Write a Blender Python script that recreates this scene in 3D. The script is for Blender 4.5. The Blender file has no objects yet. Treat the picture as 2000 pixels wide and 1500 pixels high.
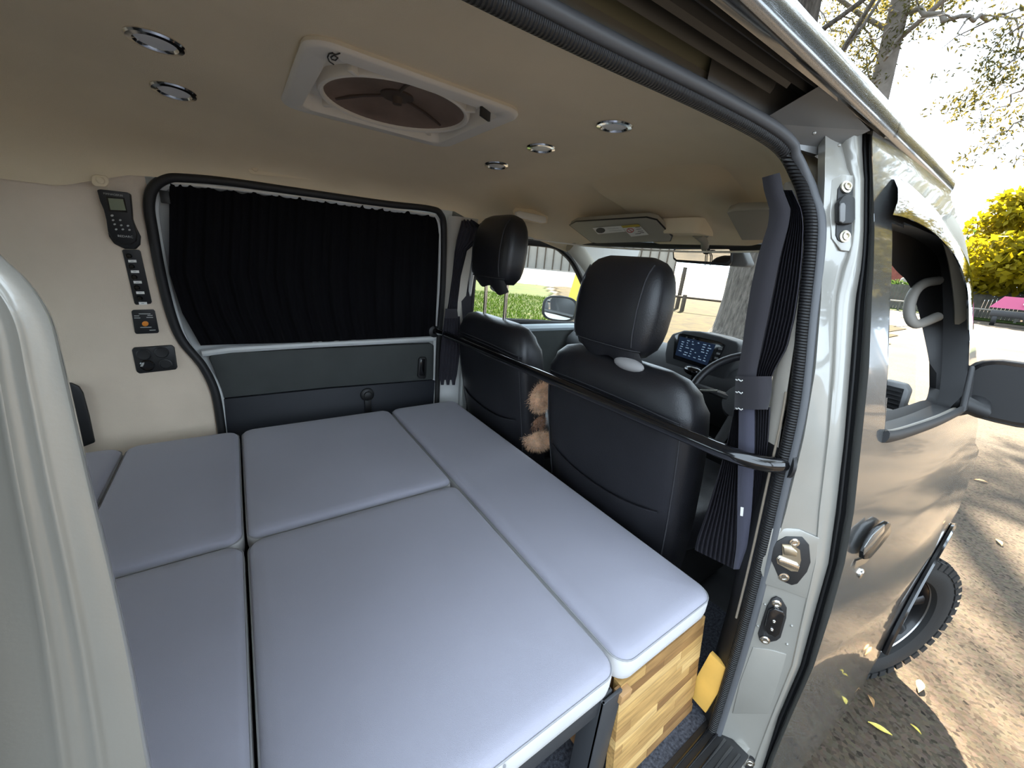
import bpy, bmesh, math, random
import numpy as np
from mathutils import Vector, Matrix

random.seed(7); rng = np.random.default_rng(7)
scene = bpy.context.scene
col = scene.collection
# ------------------------------------------------------------------ camera
# world: X to the front of the van, Y to its left side, Z up, ground at z = 0
F_PX = 750.0; PPX, PPY = 1000.0, 750.0
def _basis(vx=(2100, 610), vy=(455, 460)):
    X = np.array([vx[0]-PPX, vx[1]-PPY, F_PX]); X /= np.linalg.norm(X)
    Y = np.array([vy[0]-PPX, vy[1]-PPY, F_PX]); Y -= X*(X@Y); Y /= np.linalg.norm(Y)
    return np.stack([X, Y, np.cross(X, Y)], 1)
R = _basis(); CAM = np.array([0.0, 0.0, 1.58])
cd = bpy.data.cameras.new('camera'); co = bpy.data.objects.new('camera', cd); col.objects.link(co)
cd.sensor_width = 36.0; cd.lens = 36.0*F_PX/2000.0; cd.clip_start = 0.01; cd.clip_end = 600
M = Matrix.Identity(4)
for i in range(3):
    M[i][0] = R[0][i]; M[i][1] = -R[1][i]; M[i][2] = -R[2][i]; M[i][3] = CAM[i]
co.matrix_world = M
scene.camera = co
# ------------------------------------------------------------------ sky, sun, exposure
w = bpy.data.worlds.new('World'); scene.world = w; w.use_nodes = True
bg = w.node_tree.nodes['Background']; bg.inputs[0].default_value = (0.72, 0.86, 1.0, 1); bg.inputs[1].default_value = 4.2
SUN = Vector((.69, .333, .64)).normalized()
sl = bpy.data.lights.new('sun', 'SUN'); sl.energy = 46.0; sl.angle = math.radians(0.9); sl.color = (1.0, .86, .66)
so = bpy.data.objects.new('sun', sl); col.objects.link(so); so.location = (20, 10, 25)
so.rotation_euler = (-SUN).to_track_quat('-Z', 'Y').to_euler()
vs = scene.view_settings
vs.view_transform = 'Standard'; vs.look = 'None'; vs.exposure = 0.42; vs.gamma = 1.0; vs.use_curve_mapping = False

# ------------------------------------------------------------------ pixel -> place helpers
def ray(px, py):
    return R.T @ np.array([(px-PPX)/F_PX, (py-PPY)/F_PX, 1.0])
def U(px, py, x=None, y=None, z=None):
    d = ray(px, py)
    if x is not None: t = (x-CAM[0])/d[0]
    elif y is not None: t = (y-CAM[1])/d[1]
    else: t = (z-CAM[2])/d[2]
    return CAM + t*d
def interp(x, xs, ys): return float(np.interp(x, xs, ys))
# inner face of the left side, outer skin of the right side
def yL(z): return 1.72 if z < 1.2 else 1.72-.11*((z-1.2)/.55)**1.3
RZ = [.38, .53, .66, .82, .955, 1.075, 1.183, 1.325, 1.451, 1.572, 1.626, 1.685, 1.768, 1.84]
RY = [.079, .086, .089, .089, .097, .108, .124, .153, .179, .210, .223, .239, .265, .287]
def yR(x, z):
    y = interp(z, RZ, RY)
    u = min(max((x-.92)/.85, 0), 1)
    y -= interp(z, [.3, .8, 1.1, 1.3, 1.5, 1.8], [.05, .062, .058, .052, .035, .02])*(1-(1-u)**2)
    if x > 2.2: y += .9*(x-2.2)**2
    return y
def UL(px, py, off=0.0):
    y = 1.66
    for _ in range(8):
        p = U(px, py, y=y); y = yL(p[2])+off
    return U(px, py, y=y)
def UR(px, py, off=0.0):
    d = ray(px, py); best = None
    for x in np.arange(.80, 2.0, .002):
        t = x/d[0]; p = CAM+t*d
        e = abs(p[1]-(yR(x, p[2])+off))
        if best is None or e < best[0]: best = (e, p)
    return best[1]
def ground_z(x, y):
    r = math.hypot(x, y); return max(0.0, .016*(r-14)) if r > 14 else 0.0
def UG(px, py):
    d = ray(px, py); d = d/np.linalg.norm(d)
    t = 1.0
    while t < 160:
        p = CAM+t*d
        if p[2] <= ground_z(p[0], p[1]): return p
        t *= 1.01
    return CAM+t*d

# ------------------------------------------------------------------ geometry collector
class G:
    def __init__(s): s.v = []; s.f = []
    def add(s, vs_, fs_):
        o = len(s.v); s.v += [tuple(map(float, p)) for p in vs_]; s.f += [tuple(i+o for i in f) for f in fs_]; return s
    def box(s, c, d, rot=None):
        P = []
        for k in range(8):
            q = Vector(((k & 1)-.5, ((k >> 1) & 1)-.5, ((k >> 2) & 1)-.5)); q = Vector((q.x*d[0], q.y*d[1], q.z*d[2]))
            if rot is not None: q = rot @ q
            P.append(q+Vector(c))
        return s.add(P, [(0, 2, 3, 1), (4, 5, 7, 6), (0, 1, 5, 4), (2, 6, 7, 3), (0, 4, 6, 2), (1, 3, 7, 5)])
    def tube(s, path, r, n=10, closed=False, cap=True, squash=None, up=None):
        P = [Vector(p) for p in path]; m = len(P); rings = []
        prev = None
        for i in range(m):
            if closed: t = P[(i+1) % m]-P[i-1]
            else: t = P[min(i+1, m-1)]-P[max(i-1, 0)]
            t.normalize()
            a = up if up is not None else (prev if prev is not None else (Vector((0, 0, 1)) if abs(t.z) < .9 else Vector((1, 0, 0))))
            a = Vector(a); b = t.cross(a)
            if b.length < 1e-6: b = t.orthogonal()
            b.normalize(); a = b.cross(t).normalized(); prev = a
            rr = r[i] if hasattr(r, '__len__') else r
            ka, kb = (1, 1) if squash is None else squash
            rings.append([P[i]+a*(rr*ka*math.cos(2*math.pi*k/n))+b*(rr*kb*math.sin(2*math.pi*k/n)) for k in range(n)])
        return s.loft(rings, closed, cap)
    def loft(s, rings, closed=False, cap=True):
        n = len(rings[0]); m = len(rings); vs_ = [p for r_ in rings for p in r_]; fs_ = []
        for i in range(m if closed else m-1):
            j = (i+1) % m
            for k in range(n): fs_.append((i*n+k, i*n+(k+1) % n, j*n+(k+1) % n, j*n+k))
        if cap and not closed: fs_ += [tuple(range(n))[::-1], tuple((m-1)*n+k for k in range(n))]
        return s.add(vs_, fs_)
    def grid(s, rows, keep=None):
        m = len(rows); n = len(rows[0]); vs_ = [p for r_ in rows for p in r_]; fs_ = []
        for i in range(m-1):
            for k in range(n-1):
                if keep is None or keep(i, k): fs_.append((i*n+k, i*n+k+1, (i+1)*n+k+1, (i+1)*n+k))
        return s.add(vs_, fs_)
    def prism(s, poly, vec):
        n = len(poly); A = [Vector(p) for p in poly]; B = [p+Vector(vec) for p in A]
        return s.add(A+B, [tuple(range(n))[::-1], tuple(range(n, 2*n))]+[(k, (k+1) % n, n+(k+1) % n, n+k) for k in range(n)])
    def lathe(s, c, axis, prof, n=32, cap=True):
        ax = Vector(axis).normalized(); a = ax.orthogonal().normalized(); b = ax.cross(a); c = Vector(c)
        return s.loft([[c+ax*h+(a*math.cos(2*math.pi*k/n)+b*math.sin(2*math.pi*k/n))*r for k in range(n)] for r, h in prof], False, cap)
    def ball(s, c, rad, n=16, m=10, jit=0, seed=0):
        rr = random.Random(seed); rings = []
        for i in range(m+1):
            th = math.pi*i/m; th = min(max(th, .02), math.pi-.02)
            rings.append([Vector((c[0]+rad[0]*math.sin(th)*math.cos(2*math.pi*k/n)*(1+rr.uniform(-jit, jit)),
                                  c[1]+rad[1]*math.sin(th)*math.sin(2*math.pi*k/n)*(1+rr.uniform(-jit, jit)),
                                  c[2]+rad[2]*math.cos(th)*(1+rr.uniform(-jit, jit)))) for k in range(n)])
        return s.loft(rings)

def rrect(w_, h_, r, n=6):
    out = []
    for cx, cy, a0 in ((w_/2-r, h_/2-r, 0), (-w_/2+r, h_/2-r, 90), (-w_/2+r, -h_/2+r, 180), (w_/2-r, -h_/2+r, 270)):
        for k in range(n+1):
            a = math.radians(a0+90*k/n); out.append((cx+r*math.cos(a), cy+r*math.sin(a)))
    return out
def superell(a, b, e, n=28):
    o = []
    for k in range(n):
        t = 2*math.pi*k/n; c, s_ = math.cos(t), math.sin(t)
        o.append((a*math.copysign(abs(c)**(2/e), c), b*math.copysign(abs(s_)**(2/e), s_)))
    return o
def smooth_path(pts, n=8, closed=False):
    P = [np.array(p, float) for p in pts]; m = len(P); out = []
    for i in range(m if closed else m-1):
        p0 = P[i-1] if (i > 0 or closed) else P[0]; p1 = P[i]; p2 = P[(i+1) % m]
        p3 = P[(i+2) % m] if (closed or i+2 < m) else P[-1]
        for k in range(n):
            t = k/n
            out.append(.5*((2*p1)+(-p0+p2)*t+(2*p0-5*p1+4*p2-p3)*t*t+(-p0+3*p1-3*p2+p3)*t**3))
    if not closed: out.append(P[-1])
    return out

def build(name, g, m, parent=None, smooth=True, bevel=0, seg=2, angle=40, loc=None, fix=True):
    me = bpy.data.meshes.new(name)
    if parent is not None: base = Vector(parent.matrix_world.translation) if parent.get('_o') is None else Vector(parent['_o'])
    else: base = Vector(loc) if loc is not None else Vector((0, 0, 0))
    me.from_pydata([tuple(Vector(p)-base) for p in g.v], [], g.f)
    if fix or bevel:
        bm = bmesh.new(); bm.from_mesh(me)
        if fix: bmesh.ops.recalc_face_normals(bm, faces=bm.faces)
        if bevel:
            es = [e for e in bm.edges if len(e.link_faces) == 2 and e.calc_face_angle(0) > math.radians(35)]
            bmesh.ops.bevel(bm, geom=es, offset=bevel, segments=seg, affect='EDGES', profile=.5, clamp_overlap=True)
        bm.to_mesh(me); bm.free()
    if smooth:
        me.shade_smooth()
        me.set_sharp_from_angle(angle=math.radians(angle))
    me.materials.append(m)
    o = bpy.data.objects.new(name, me); col.objects.link(o)
    if parent is not None: o.parent = parent
    else: o.location = base
    o['_o'] = list(base)
    return o
def tag(o, label, cat, group=None, kind=None):
    o['label'] = label
    if cat: o['category'] = cat
    if group: o['group'] = group
    if kind: o['kind'] = kind
    return o
def thing(name, loc, label, cat, group=None):
    o = bpy.data.objects.new(name, None); col.objects.link(o); o.location = loc; o.empty_display_size = .05
    o['_o'] = list(map(float, loc)); return tag(o, label, cat, group)
def struct(name, g, m, label=None, parent=None, **k):
    o = build(name, g, m, parent, **k)
    if parent is None:
        o['kind'] = 'structure'
        if label: o['label'] = label
    return o
def text_mesh(txt, size, origin, right, up, depth=.0004, bold=False):
    c = bpy.data.curves.new('t', 'FONT'); c.body = txt; c.size = size; c.extrude = depth; c.align_x = 'CENTER'; c.align_y = 'CENTER'
    if bold: c.offset = size*.02
    o = bpy.data.objects.new('t', c); col.objects.link(o)
    dg = bpy.context.evaluated_depsgraph_get(); me = bpy.data.meshes.new_from_object(o.evaluated_get(dg))
    r = Vector(right).normalized(); u = Vector(up).normalized(); n = r.cross(u); g = G()
    g.add([Vector(origin)+r*v.co.x+u*v.co.y+n*v.co.z for v in me.vertices], [tuple(p.vertices) for p in me.polygons])
    bpy.data.objects.remove(o); bpy.data.curves.remove(c); bpy.data.meshes.remove(me)
    return g

# ------------------------------------------------------------------ materials
def mat(name, c, rough=.6, metal=0.0, spec=.5, coat=0.0, noise=None, var=0.0, vscale=8, bump=0.0, bscale=400, c2=None, sheen=0, alpha=None, detail=4, trans=0):
    m = bpy.data.materials.new(name); m.use_nodes = True; nt = m.node_tree; b = nt.nodes['Principled BSDF']
    b.inputs['Base Color'].default_value = (*c, 1); b.inputs['Roughness'].default_value = rough
    b.inputs['Metallic'].default_value = metal; b.inputs['Specular IOR Level'].default_value = spec
    b.inputs['Coat Weight'].default_value = coat; b.inputs['Coat Roughness'].default_value = .04
    if sheen: b.inputs['Sheen Weight'].default_value = sheen
    tc = nt.nodes.new('ShaderNodeTexCoord')
    if var or c2:
        n = nt.nodes.new('ShaderNodeTexNoise'); n.inputs['Scale'].default_value = vscale; n.inputs['Detail'].default_value = detail
        nt.links.new(tc.outputs['Object'], n.inputs['Vector'])
        r = nt.nodes.new('ShaderNodeValToRGB'); r.color_ramp.elements[0].position = .32; r.color_ramp.elements[1].position = .68
        a = c if c2 else tuple(x*(1-var) for x in c); d = c2 if c2 else tuple(min(1, x*(1+var)) for x in c)
        r.color_ramp.elements[0].color = (*a, 1); r.color_ramp.elements[1].color = (*d, 1)
        nt.links.new(n.outputs['Fac'], r.inputs['Fac']); nt.links.new(r.outputs['Color'], b.inputs['Base Color'])
    if bump:
        n2 = nt.nodes.new('ShaderNodeTexNoise'); n2.inputs['Scale'].default_value = bscale; n2.inputs['Detail'].default_value = 3
        nt.links.new(tc.outputs['Object'], n2.inputs['Vector'])
        bp = nt.nodes.new('ShaderNodeBump'); bp.inputs['Strength'].default_value = bump; bp.inputs['Distance'].default_value = .002
        nt.links.new(n2.outputs['Fac'], bp.inputs['Height']); nt.links.new(bp.outputs['Normal'], b.inputs['Normal'])
    return m
def wave_bump(m, scale, strength, axis='X', dist=.003):
    nt = m.node_tree; b = nt.nodes['Principled BSDF']; tc = nt.nodes.new('ShaderNodeTexCoord')
    wv = nt.nodes.new('ShaderNodeTexWave'); wv.inputs['Scale'].default_value = scale; wv.bands_direction = axis
    nt.links.new(tc.outputs['Object'], wv.inputs['Vector'])
    bp = nt.nodes.new('ShaderNodeBump'); bp.inputs['Strength'].default_value = strength; bp.inputs['Distance'].default_value = dist
    nt.links.new(wv.outputs['Fac'], bp.inputs['Height']); nt.links.new(bp.outputs['Normal'], b.inputs['Normal']); return m
def glass(name, tint=(1, 1, 1), refl=.08):
    m = bpy.data.materials.new(name); m.use_nodes = True; nt = m.node_tree
    for n in list(nt.nodes):
        if n.type != 'OUTPUT_MATERIAL': nt.nodes.remove(n)
    out = [n for n in nt.nodes if n.type == 'OUTPUT_MATERIAL'][0]
    t = nt.nodes.new('ShaderNodeBsdfTransparent'); t.inputs[0].default_value = (*tint, 1)
    g = nt.nodes.new('ShaderNodeBsdfGlossy'); g.inputs['Roughness'].default_value = .02
    mx = nt.nodes.new('ShaderNodeMixShader'); lw = nt.nodes.new('ShaderNodeLayerWeight'); lw.inputs['Blend'].default_value = .5
    pw = nt.nodes.new('ShaderNodeMath'); pw.operation = 'POWER'; pw.inputs[1].default_value = 5
    ma = nt.nodes.new('ShaderNodeMath'); ma.operation = 'MULTIPLY_ADD'; ma.inputs[1].default_value = .5; ma.inputs[2].default_value = refl*.5
    nt.links.new(lw.outputs['Facing'], pw.inputs[0]); nt.links.new(pw.outputs[0], ma.inputs[0])
    nt.links.new(ma.outputs[0], mx.inputs[0]); nt.links.new(t.outputs[0], mx.inputs[1]); nt.links.new(g.outputs[0], mx.inputs[2]); nt.links.new(mx.outputs[0], out.inputs[0])
    return m
def leafmat(name, c, tr):
    m = bpy.data.materials.new(name); m.use_nodes = True; nt = m.node_tree; b = nt.nodes['Principled BSDF']
    out = [n for n in nt.nodes if n.type == 'OUTPUT_MATERIAL'][0]
    b.inputs['Roughness'].default_value = .6; b.inputs['Specular IOR Level'].default_value = .12
    tc = nt.nodes.new('ShaderNodeTexCoord'); n = nt.nodes.new('ShaderNodeTexNoise'); n.inputs['Scale'].default_value = 1.7; n.inputs['Detail'].default_value = 6
    nt.links.new(tc.outputs['Object'], n.inputs['Vector'])
    r = nt.nodes.new('ShaderNodeValToRGB'); r.color_ramp.elements[0].position = .35; r.color_ramp.elements[1].position = .65
    r.color_ramp.elements[0].color = (*[x*.55 for x in c], 1); r.color_ramp.elements[1].color = (*c, 1)
    nt.links.new(n.outputs['Fac'], r.inputs['Fac']); nt.links.new(r.outputs['Color'], b.inputs['Base Color'])
    tl = nt.nodes.new('ShaderNodeBsdfTranslucent'); tl.inputs[0].default_value = (*tr, 1)
    mx = nt.nodes.new('ShaderNodeMixShader'); mx.inputs[0].default_value = .45
    nt.links.new(b.outputs[0], mx.inputs[1]); nt.links.new(tl.outputs[0], mx.inputs[2]); nt.links.new(mx.outputs[0], out.inputs[0])
    return m

m_silver = mat('silver_paint', (.20, .203, .203), .20, .75, coat=1.0)
m_jamb = mat('silver_jamb_paint', (.285, .276, .25), .36, .35, coat=.8, var=.05, vscale=6, bump=.04, bscale=500)
m_white_paint = mat('pale_door_paint', (.62, .63, .62), .35, .1, coat=.3)
m_black_rub = mat('black_rubber', (.012, .012, .013), .55)
m_rib = wave_bump(mat('ribbed_rubber', (.014, .014, .015), .45), 60, 1.0, 'Z', .004)
m_ribx = wave_bump(mat('ribbed_rubber_top', (.016, .016, .018), .45), 60, 1.0, 'X', .004)
m_dark_gap = mat('dark_gap', (.006, .006, .007), .8)
m_headliner = mat('headliner_felt', (.80, .68, .49), .95, spec=.1, var=.04, vscale=5, bump=.35, bscale=700, sheen=.15)
m_wall = mat('beige_wall_felt', (.73, .61, .485), .95, spec=.1, var=.04, vscale=6, bump=.4, bscale=600, sheen=.2)
m_pillar_trim = mat('beige_pillar_trim', (.48, .44, .38), .8, bump=.1, bscale=500)
m_bed = mat('grey_bed_fabric', (.335, .33, .39), .9, spec=.2, var=.03, vscale=3, bump=.35, bscale=1500, sheen=.3)
m_bed_side = mat('pale_grey_bed_side', (.52, .51, .51), .9, spec=.2, var=.03, vscale=6, bump=.3, bscale=1400, sheen=.2)
m_leather = mat('black_leather', (.0095, .0095, .012), .42, spec=.55, bump=.25, bscale=320, var=.15, vscale=14)
m_blackfab = mat('black_curtain_fabric', (.0035, .0033, .0045), .95, spec=.15, bump=.2, bscale=900)
m_greyfab = mat('charcoal_pleated_fabric', (.045, .043, .054), .9, spec=.2)
m_greyband = mat('charcoal_band_fabric', (.030, .028, .033), .85, spec=.2, bump=.15, bscale=900, sheen=.2)
m_greyband2 = mat('slate_band_fabric', (.055, .055, .078), .85, spec=.2, bump=.15, bscale=900, sheen=.2)
m_stitch = mat('white_thread', (.7, .7, .68), .8)
m_dthread = mat('dark_thread', (.03, .03, .034), .7)
m_doorgrey = mat('dark_grey_door_card', (.050, .055, .053), .8, bump=.3, bscale=600, var=.08, vscale=9)
m_doornavy = mat('black_door_card', (.012, .014, .020), .6, bump=.2, bscale=500)
m_black_pl = mat('black_plastic', (.011, .011, .012), .5, bump=.1, bscale=700)
m_black_gloss = mat('gloss_black', (.006, .006, .007), .12, coat=.5)
m_dash = mat('dash_charcoal', (.018, .019, .021), .55, bump=.3, bscale=500)
m_dashgrey = mat('dash_grey', (.16, .16, .16), .6, bump=.1, bscale=500)
m_chrome = mat('chrome', (.78, .77, .74), .12, 1.0)
m_steel = mat('zinc_steel', (.62, .58, .48), .3, 1.0)
m_lens = mat('frosted_lens', (.75, .76, .78), .35)
m_vent = mat('cream_plastic', (.80, .76, .68), .45, bump=.05, bscale=300)
m_dome = mat('smoked_brown_dome', (.20, .14, .11), .45, var=.3, vscale=9)
m_domeline = mat('dome_line', (.075, .055, .045), .5)
m_trimgrey = mat('grey_interior_plastic', (.37, .345, .285), .7, bump=.1, bscale=600)
m_lcd = mat('lcd_green', (.20, .22, .15), .3)
m_key = mat('pale_key_print', (.42, .42, .40), .6)
m_label = mat('white_label', (.80, .78, .74), .6)
m_orange = mat('orange_button', (.75, .25, .03), .4)
m_print = mat('dark_print', (.05, .05, .05), .7)
m_yellow = mat('yellow_print', (.55, .40, .015), .6)
m_framegrey = mat('charcoal_steel_frame', (.055, .057, .062), .45, .3, bump=.05)
m_carpet = mat('blue_grey_carpet', (.055, .058, .07), 1.0, spec=.05, var=.5, vscale=160, bump=.6, bscale=500)
m_ply = mat('orange_plywood', (.72, .42, .09), .6, var=.1, vscale=12)
m_fur = mat('beige_fur', (.66, .42, .26), 1.0, var=.25, vscale=30, bump=.8, bscale=160, sheen=.5)
m_fur2 = mat('brown_fur', (.26, .13, .07), 1.0, var=.25, vscale=30, bump=.8, bscale=160, sheen=.3)
m_mirror = mat('mirror_glass', (.85, .86, .86), .02, 1.0)
m_glass = glass('window_glass', (.93, .95, .93), .06)
m_smoke = mat('smoked_visor', (.012, .012, .010), .05, spec=.8, coat=1.0)
m_tyre = mat('tyre_rubber', (.008, .008, .008), .75, bump=.2, bscale=200)
m_rim = mat('black_alloy', (.006, .006, .007), .35, .2, coat=.2)
m_lip = mat('machined_lip', (.5, .5, .5), .3, 1.0)
m_lamp = mat('headlamp_lens', (.62, .60, .52), .1, .3, coat=1)

# asphalt with aggregate
m_asphalt = mat('asphalt', (.030, .0245, .0185), .9, spec=.15, c2=(.060, .046, .032), vscale=.9, detail=10, bump=.9, bscale=90)
nt = m_asphalt.node_tree; b_ = nt.nodes['Principled BSDF']
lk = b_.inputs['Base Color'].links[0]; src = lk.from_socket
tc = nt.nodes.new('ShaderNodeTexCoord'); vo = nt.nodes.new('ShaderNodeTexVoronoi'); vo.inputs['Scale'].default_value = 75
nt.links.new(tc.outputs['Object'], vo.inputs['Vector'])
hs = nt.nodes.new('ShaderNodeHueSaturation'); hs.inputs['Saturation'].default_value = .12; hs.inputs['Value'].default_value = 1.6
nt.links.new(vo.outputs['Color'], hs.inputs['Color'])
mx = nt.nodes.new('ShaderNodeMix'); mx.data_type = 'RGBA'; mx.blend_type = 'MULTIPLY'; mx.inputs['Factor'].default_value = .85
nt.links.new(src, mx.inputs['A']); nt.links.new(hs.outputs['Color'], mx.inputs['B']); nt.links.new(mx.outputs['Result'], b_.inputs['Base Color'])
m_concrete = mat('pale_concrete', (.13, .12, .105), .9, var=.1, vscale=.8, bump=.2, bscale=60)
m_grass = mat('grass', (.008, .024, .0006), .9, spec=.1, c2=(.024, .036, .001), vscale=1.3, detail=8, bump=1.0, bscale=60)
m_grassblade = leafmat('grass_blade', (.010, .028, .0006), (.018, .044, .001))
m_litter = mat('leaf_litter', (.010, .0075, .0025), .95, spec=.1, c2=(.034, .025, .005), vscale=2.5, detail=10, bump=1.0, bscale=50)
m_bark = mat('gum_bark', (.035, .029, .023), .95, c2=(.115, .10, .085), vscale=5, detail=8, bump=1.0, bscale=14)
m_bark.node_tree.nodes['Bump'].inputs['Distance'].default_value = .06
for n_ in [q for q in m_bark.node_tree.nodes if q.type == 'TEX_NOISE']:
    mp_ = m_bark.node_tree.nodes.new('ShaderNodeMapping'); mp_.inputs['Scale'].default_value = (3.2, 3.2, .55)
    m_bark.node_tree.links.new(n_.inputs['Vector'].links[0].from_socket, mp_.inputs['Vector']); m_bark.node_tree.links.new(mp_.outputs[0], n_.inputs['Vector'])
m_bark2 = mat('pale_bark', (.13, .115, .10), .95, c2=(.20, .18, .16), vscale=4, detail=6, bump=.5, bscale=20)
m_gum = leafmat('gum_leaf', (.045, .050, .022), (.11, .095, .022))
m_yel = leafmat('yellow_leaf', (.20, .17, .006), (.28, .22, .006))
m_dkleaf = leafmat('dark_leaf', (.035, .06, .025), (.05, .09, .02))
m_brick = mat('red_brick', (.13, .035, .024), .9, var=.2, vscale=3)
m_fencew = mat('grey_timber', (.055, .052, .042), .9, var=.2, vscale=3)
m_post = mat('brown_post', (.05, .038, .026), .9, var=.2, vscale=6)
m_pink = mat('pink_panel', (.25, .015, .07), .5)
m_offwhite = mat('offwhite_wall', (.20, .185, .16), .9, var=.05, vscale=1)
m_dleaf = mat('dry_leaf', (.42, .24, .10), .8, var=.2, vscale=40)
m_yleaf = mat('yellow_fallen_leaf', (.62, .50, .10), .7, var=.2, vscale=40)

# wood block with per-object tone
def wood(name):
    m = bpy.data.materials.new(name); m.use_nodes = True; nt = m.node_tree; b = nt.nodes['Principled BSDF']; b.inputs['Roughness'].default_value = .5
    oi = nt.nodes.new('ShaderNodeObjectInfo'); r = nt.nodes.new('ShaderNodeValToRGB'); e = r.color_ramp.elements
    e[0].color = (.20, .10, .036, 1); e[1].color = (.56, .37, .155, 1)
    for p, c in ((.3, (.34, .195, .068, 1)), (.65, (.44, .265, .092, 1))):
        n_ = e.new(p); n_.color = c
    nt.links.new(oi.outputs['Random'], r.inputs['Fac'])
    tc = nt.nodes.new('ShaderNodeTexCoord'); mp = nt.nodes.new('ShaderNodeMapping'); mp.inputs['Scale'].default_value = (14, 160, 160)
    nt.links.new(tc.outputs['Object'], mp.inputs['Vector'])
    ns = nt.nodes.new('ShaderNodeTexNoise'); ns.inputs['Scale'].default_value = 1; ns.inputs['Detail'].default_value = 6; nt.links.new(mp.outputs[0], ns.inputs['Vector'])
    mx = nt.nodes.new('ShaderNodeMix'); mx.data_type = 'RGBA'; mx.blend_type = 'OVERLAY'; mx.inputs['Factor'].default_value = .7
    nt.links.new(r.outputs['Color'], mx.inputs['A']); nt.links.new(ns.outputs['Fac'], mx.inputs['B']); nt.links.new(mx.outputs['Result'], b.inputs['Base Color'])
    return m
m_wood = wood('butcher_block')
m_woodd = mat('dark_acacia', (.22, .11, .045), .5, c2=(.42, .24, .10), vscale=14, detail=8)

# ================================================================== THE VAN SHELL
# ---- ground floor of the van and cab
struct('floor', G().box((-.3, .95, .53), (3.0, 1.50, .04)), m_carpet, 'dark blue grey carpet on the van floor')
struct('trim_1', G().box((1.65, .95, .50), (.9, 1.46, .04)), m_black_pl, 'black cab floor mat')

# ---- headliner
FANC = (.338, 1.0)
def ceil_z(x): return interp(x, [-1.75, .9, 1.1, 1.25, 1.38, 1.46], [1.89, 1.885, 1.858, 1.82, 1.765, 1.715])
def ceil_row(x):
    zt = ceil_z(x)
    zl = interp(x, [-1.75, -.36, -.22, .0, .3, .78, .9, 1.2, 1.46], [1.665, 1.665, 1.715, 1.735, 1.745, 1.757, 1.72, 1.70, 1.65]); yl = yL(zl)-.012
    yr = interp(x, [-1.75, .25, .83, .95, 1.46], [.405, .40, .368, .33, .34]); zr = interp(x, [-1.75, .7, .80, .95, 1.46], [1.815, 1.815, 1.80, 1.745, 1.665])
    out = []
    for k in range(15):
        t = math.pi/2*k/14; out.append((x, yl-.52*(1-math.cos(t)), zl+(zt-zl)*math.sin(t)))
    ya, yb = yl-.52, yr+.26
    for k in range(1, 24): out.append((x, ya+(yb-ya)*k/24, zt+.006*math.sin(math.pi*k/24)))
    for k in range(10):
        t = math.pi/2*(1-k/9); out.append((x, yr+.26*(1-math.cos(t)), zr+(zt-zr)*math.sin(t)**.9))
    return out
xs = list(np.linspace(-1.75, 1.46, 110)); rows = [ceil_row(x) for x in xs]
def keepc(i, k):
    c = [(rows[i][k][j]+rows[i+1][k+1][j])/2 for j in range(3)]
    return not (abs(c[0]-FANC[0]) < .17 and abs(c[1]-FANC[1]) < .17)
struct('ceiling', G().grid(rows, keepc), m_headliner, 'beige felt headliner with curved edges', angle=80)
# raised blister of the headliner above the mirror
def sst(t): t = min(max(t, 0), 1); return t*t*(3-2*t)
rr = []
for i in range(41):
    t = i/40; x = 1.02+.44*t; r_ = []
    for k in range(41):
        s_ = k/40*2-1; y = .88+.27*s_
        r_.append((x, y, ceil_z(x)+.008-.042*sst((1-abs(s_))/.35)*sst(t/.22)*(1-.45*t)))
    rr.append(r_)
struct('ceiling_blister', G().grid(rr), m_headliner, 'raised headliner blister above the mirror', angle=100)
# ---- roof skin
rr = []
for x in list(np.linspace(-1.8, 1.35, 40))+[1.45, 1.52, 1.58, 1.62]:
    dz = interp(x, [-1.8, .9, 1.35, 1.45, 1.52, 1.58, 1.62], [0, 0, -.02, -.035, -.055, -.085, -.115]); r_ = []
    for k in range(25):
        t = k/24; y = .29+1.36*t; z = 1.888+.075*(1-abs(2*t-1)**3.2)
        r_.append((x, y, z+dz*(1 if 1 < k < 23 else .1)))
    rr.append(r_)
struct('roof', G().grid(rr), m_silver, 'silver van roof panel', angle=80)

# ---- right top rail: door track and rain gutter over the sliding door opening
prof = [(.400, 1.812), (.402, 1.828), (.400, 1.838)]
def rail(name, pts, m, x0, x1, label, dy=-.03, n=24):
    r_ = []
    for i in range(n):
        x = x0+(x1-x0)*i/(n-1); sh = dy*max(0, (x-.25))/.6*1.0
        r_.append([(x, y+(sh if y > .34 else sh*(y-.28)/.06 if y > .28 else 0), z) for y, z in pts])
    return struct(name, G().grid(r_), m, label, angle=50)
rail('trim_2', [(.388, 1.812), (.386, 1.822), (.392, 1.834), (.402, 1.842), (.404, 1.853)], m_jamb, -1.6, .80, 'pale silver flange along the door track')
rail('trim_3', [(.404, 1.853), (.396, 1.872), (.380, 1.872), (.376, 1.855)], mat('track_shade_olive', (.13, .13, .09), .5, .3), -1.6, .66, 'silver channel of the sliding door track, coloured olive grey for shade')  # silver paint; shade of track and gutter put into these darker colours
rail('trim_4', [(.376, 1.855), (.374, 1.849), (.370, 1.855), (.366, 1.880), (.358, 1.880), (.354, 1.858), (.352, 1.850), (.348, 1.856)], mat('track_lip_shade', (.045, .045, .045), .45, .4), -1.6, .68, 'silver lips of the sliding door track, coloured dark for shade')
rail('trim_5', [(.348, 1.856), (.345, 1.872), (.335, 1.872), (.333, 1.858), (.327, 1.856), (.325, 1.870), (.318, 1.872), (.314, 1.858), (.312, 1.852)], mat('gutter_shade', (.10, .10, .10), .4, .5), -1.6, 1.0, 'silver rain gutter beads above the door, coloured dark for shade')
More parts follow.
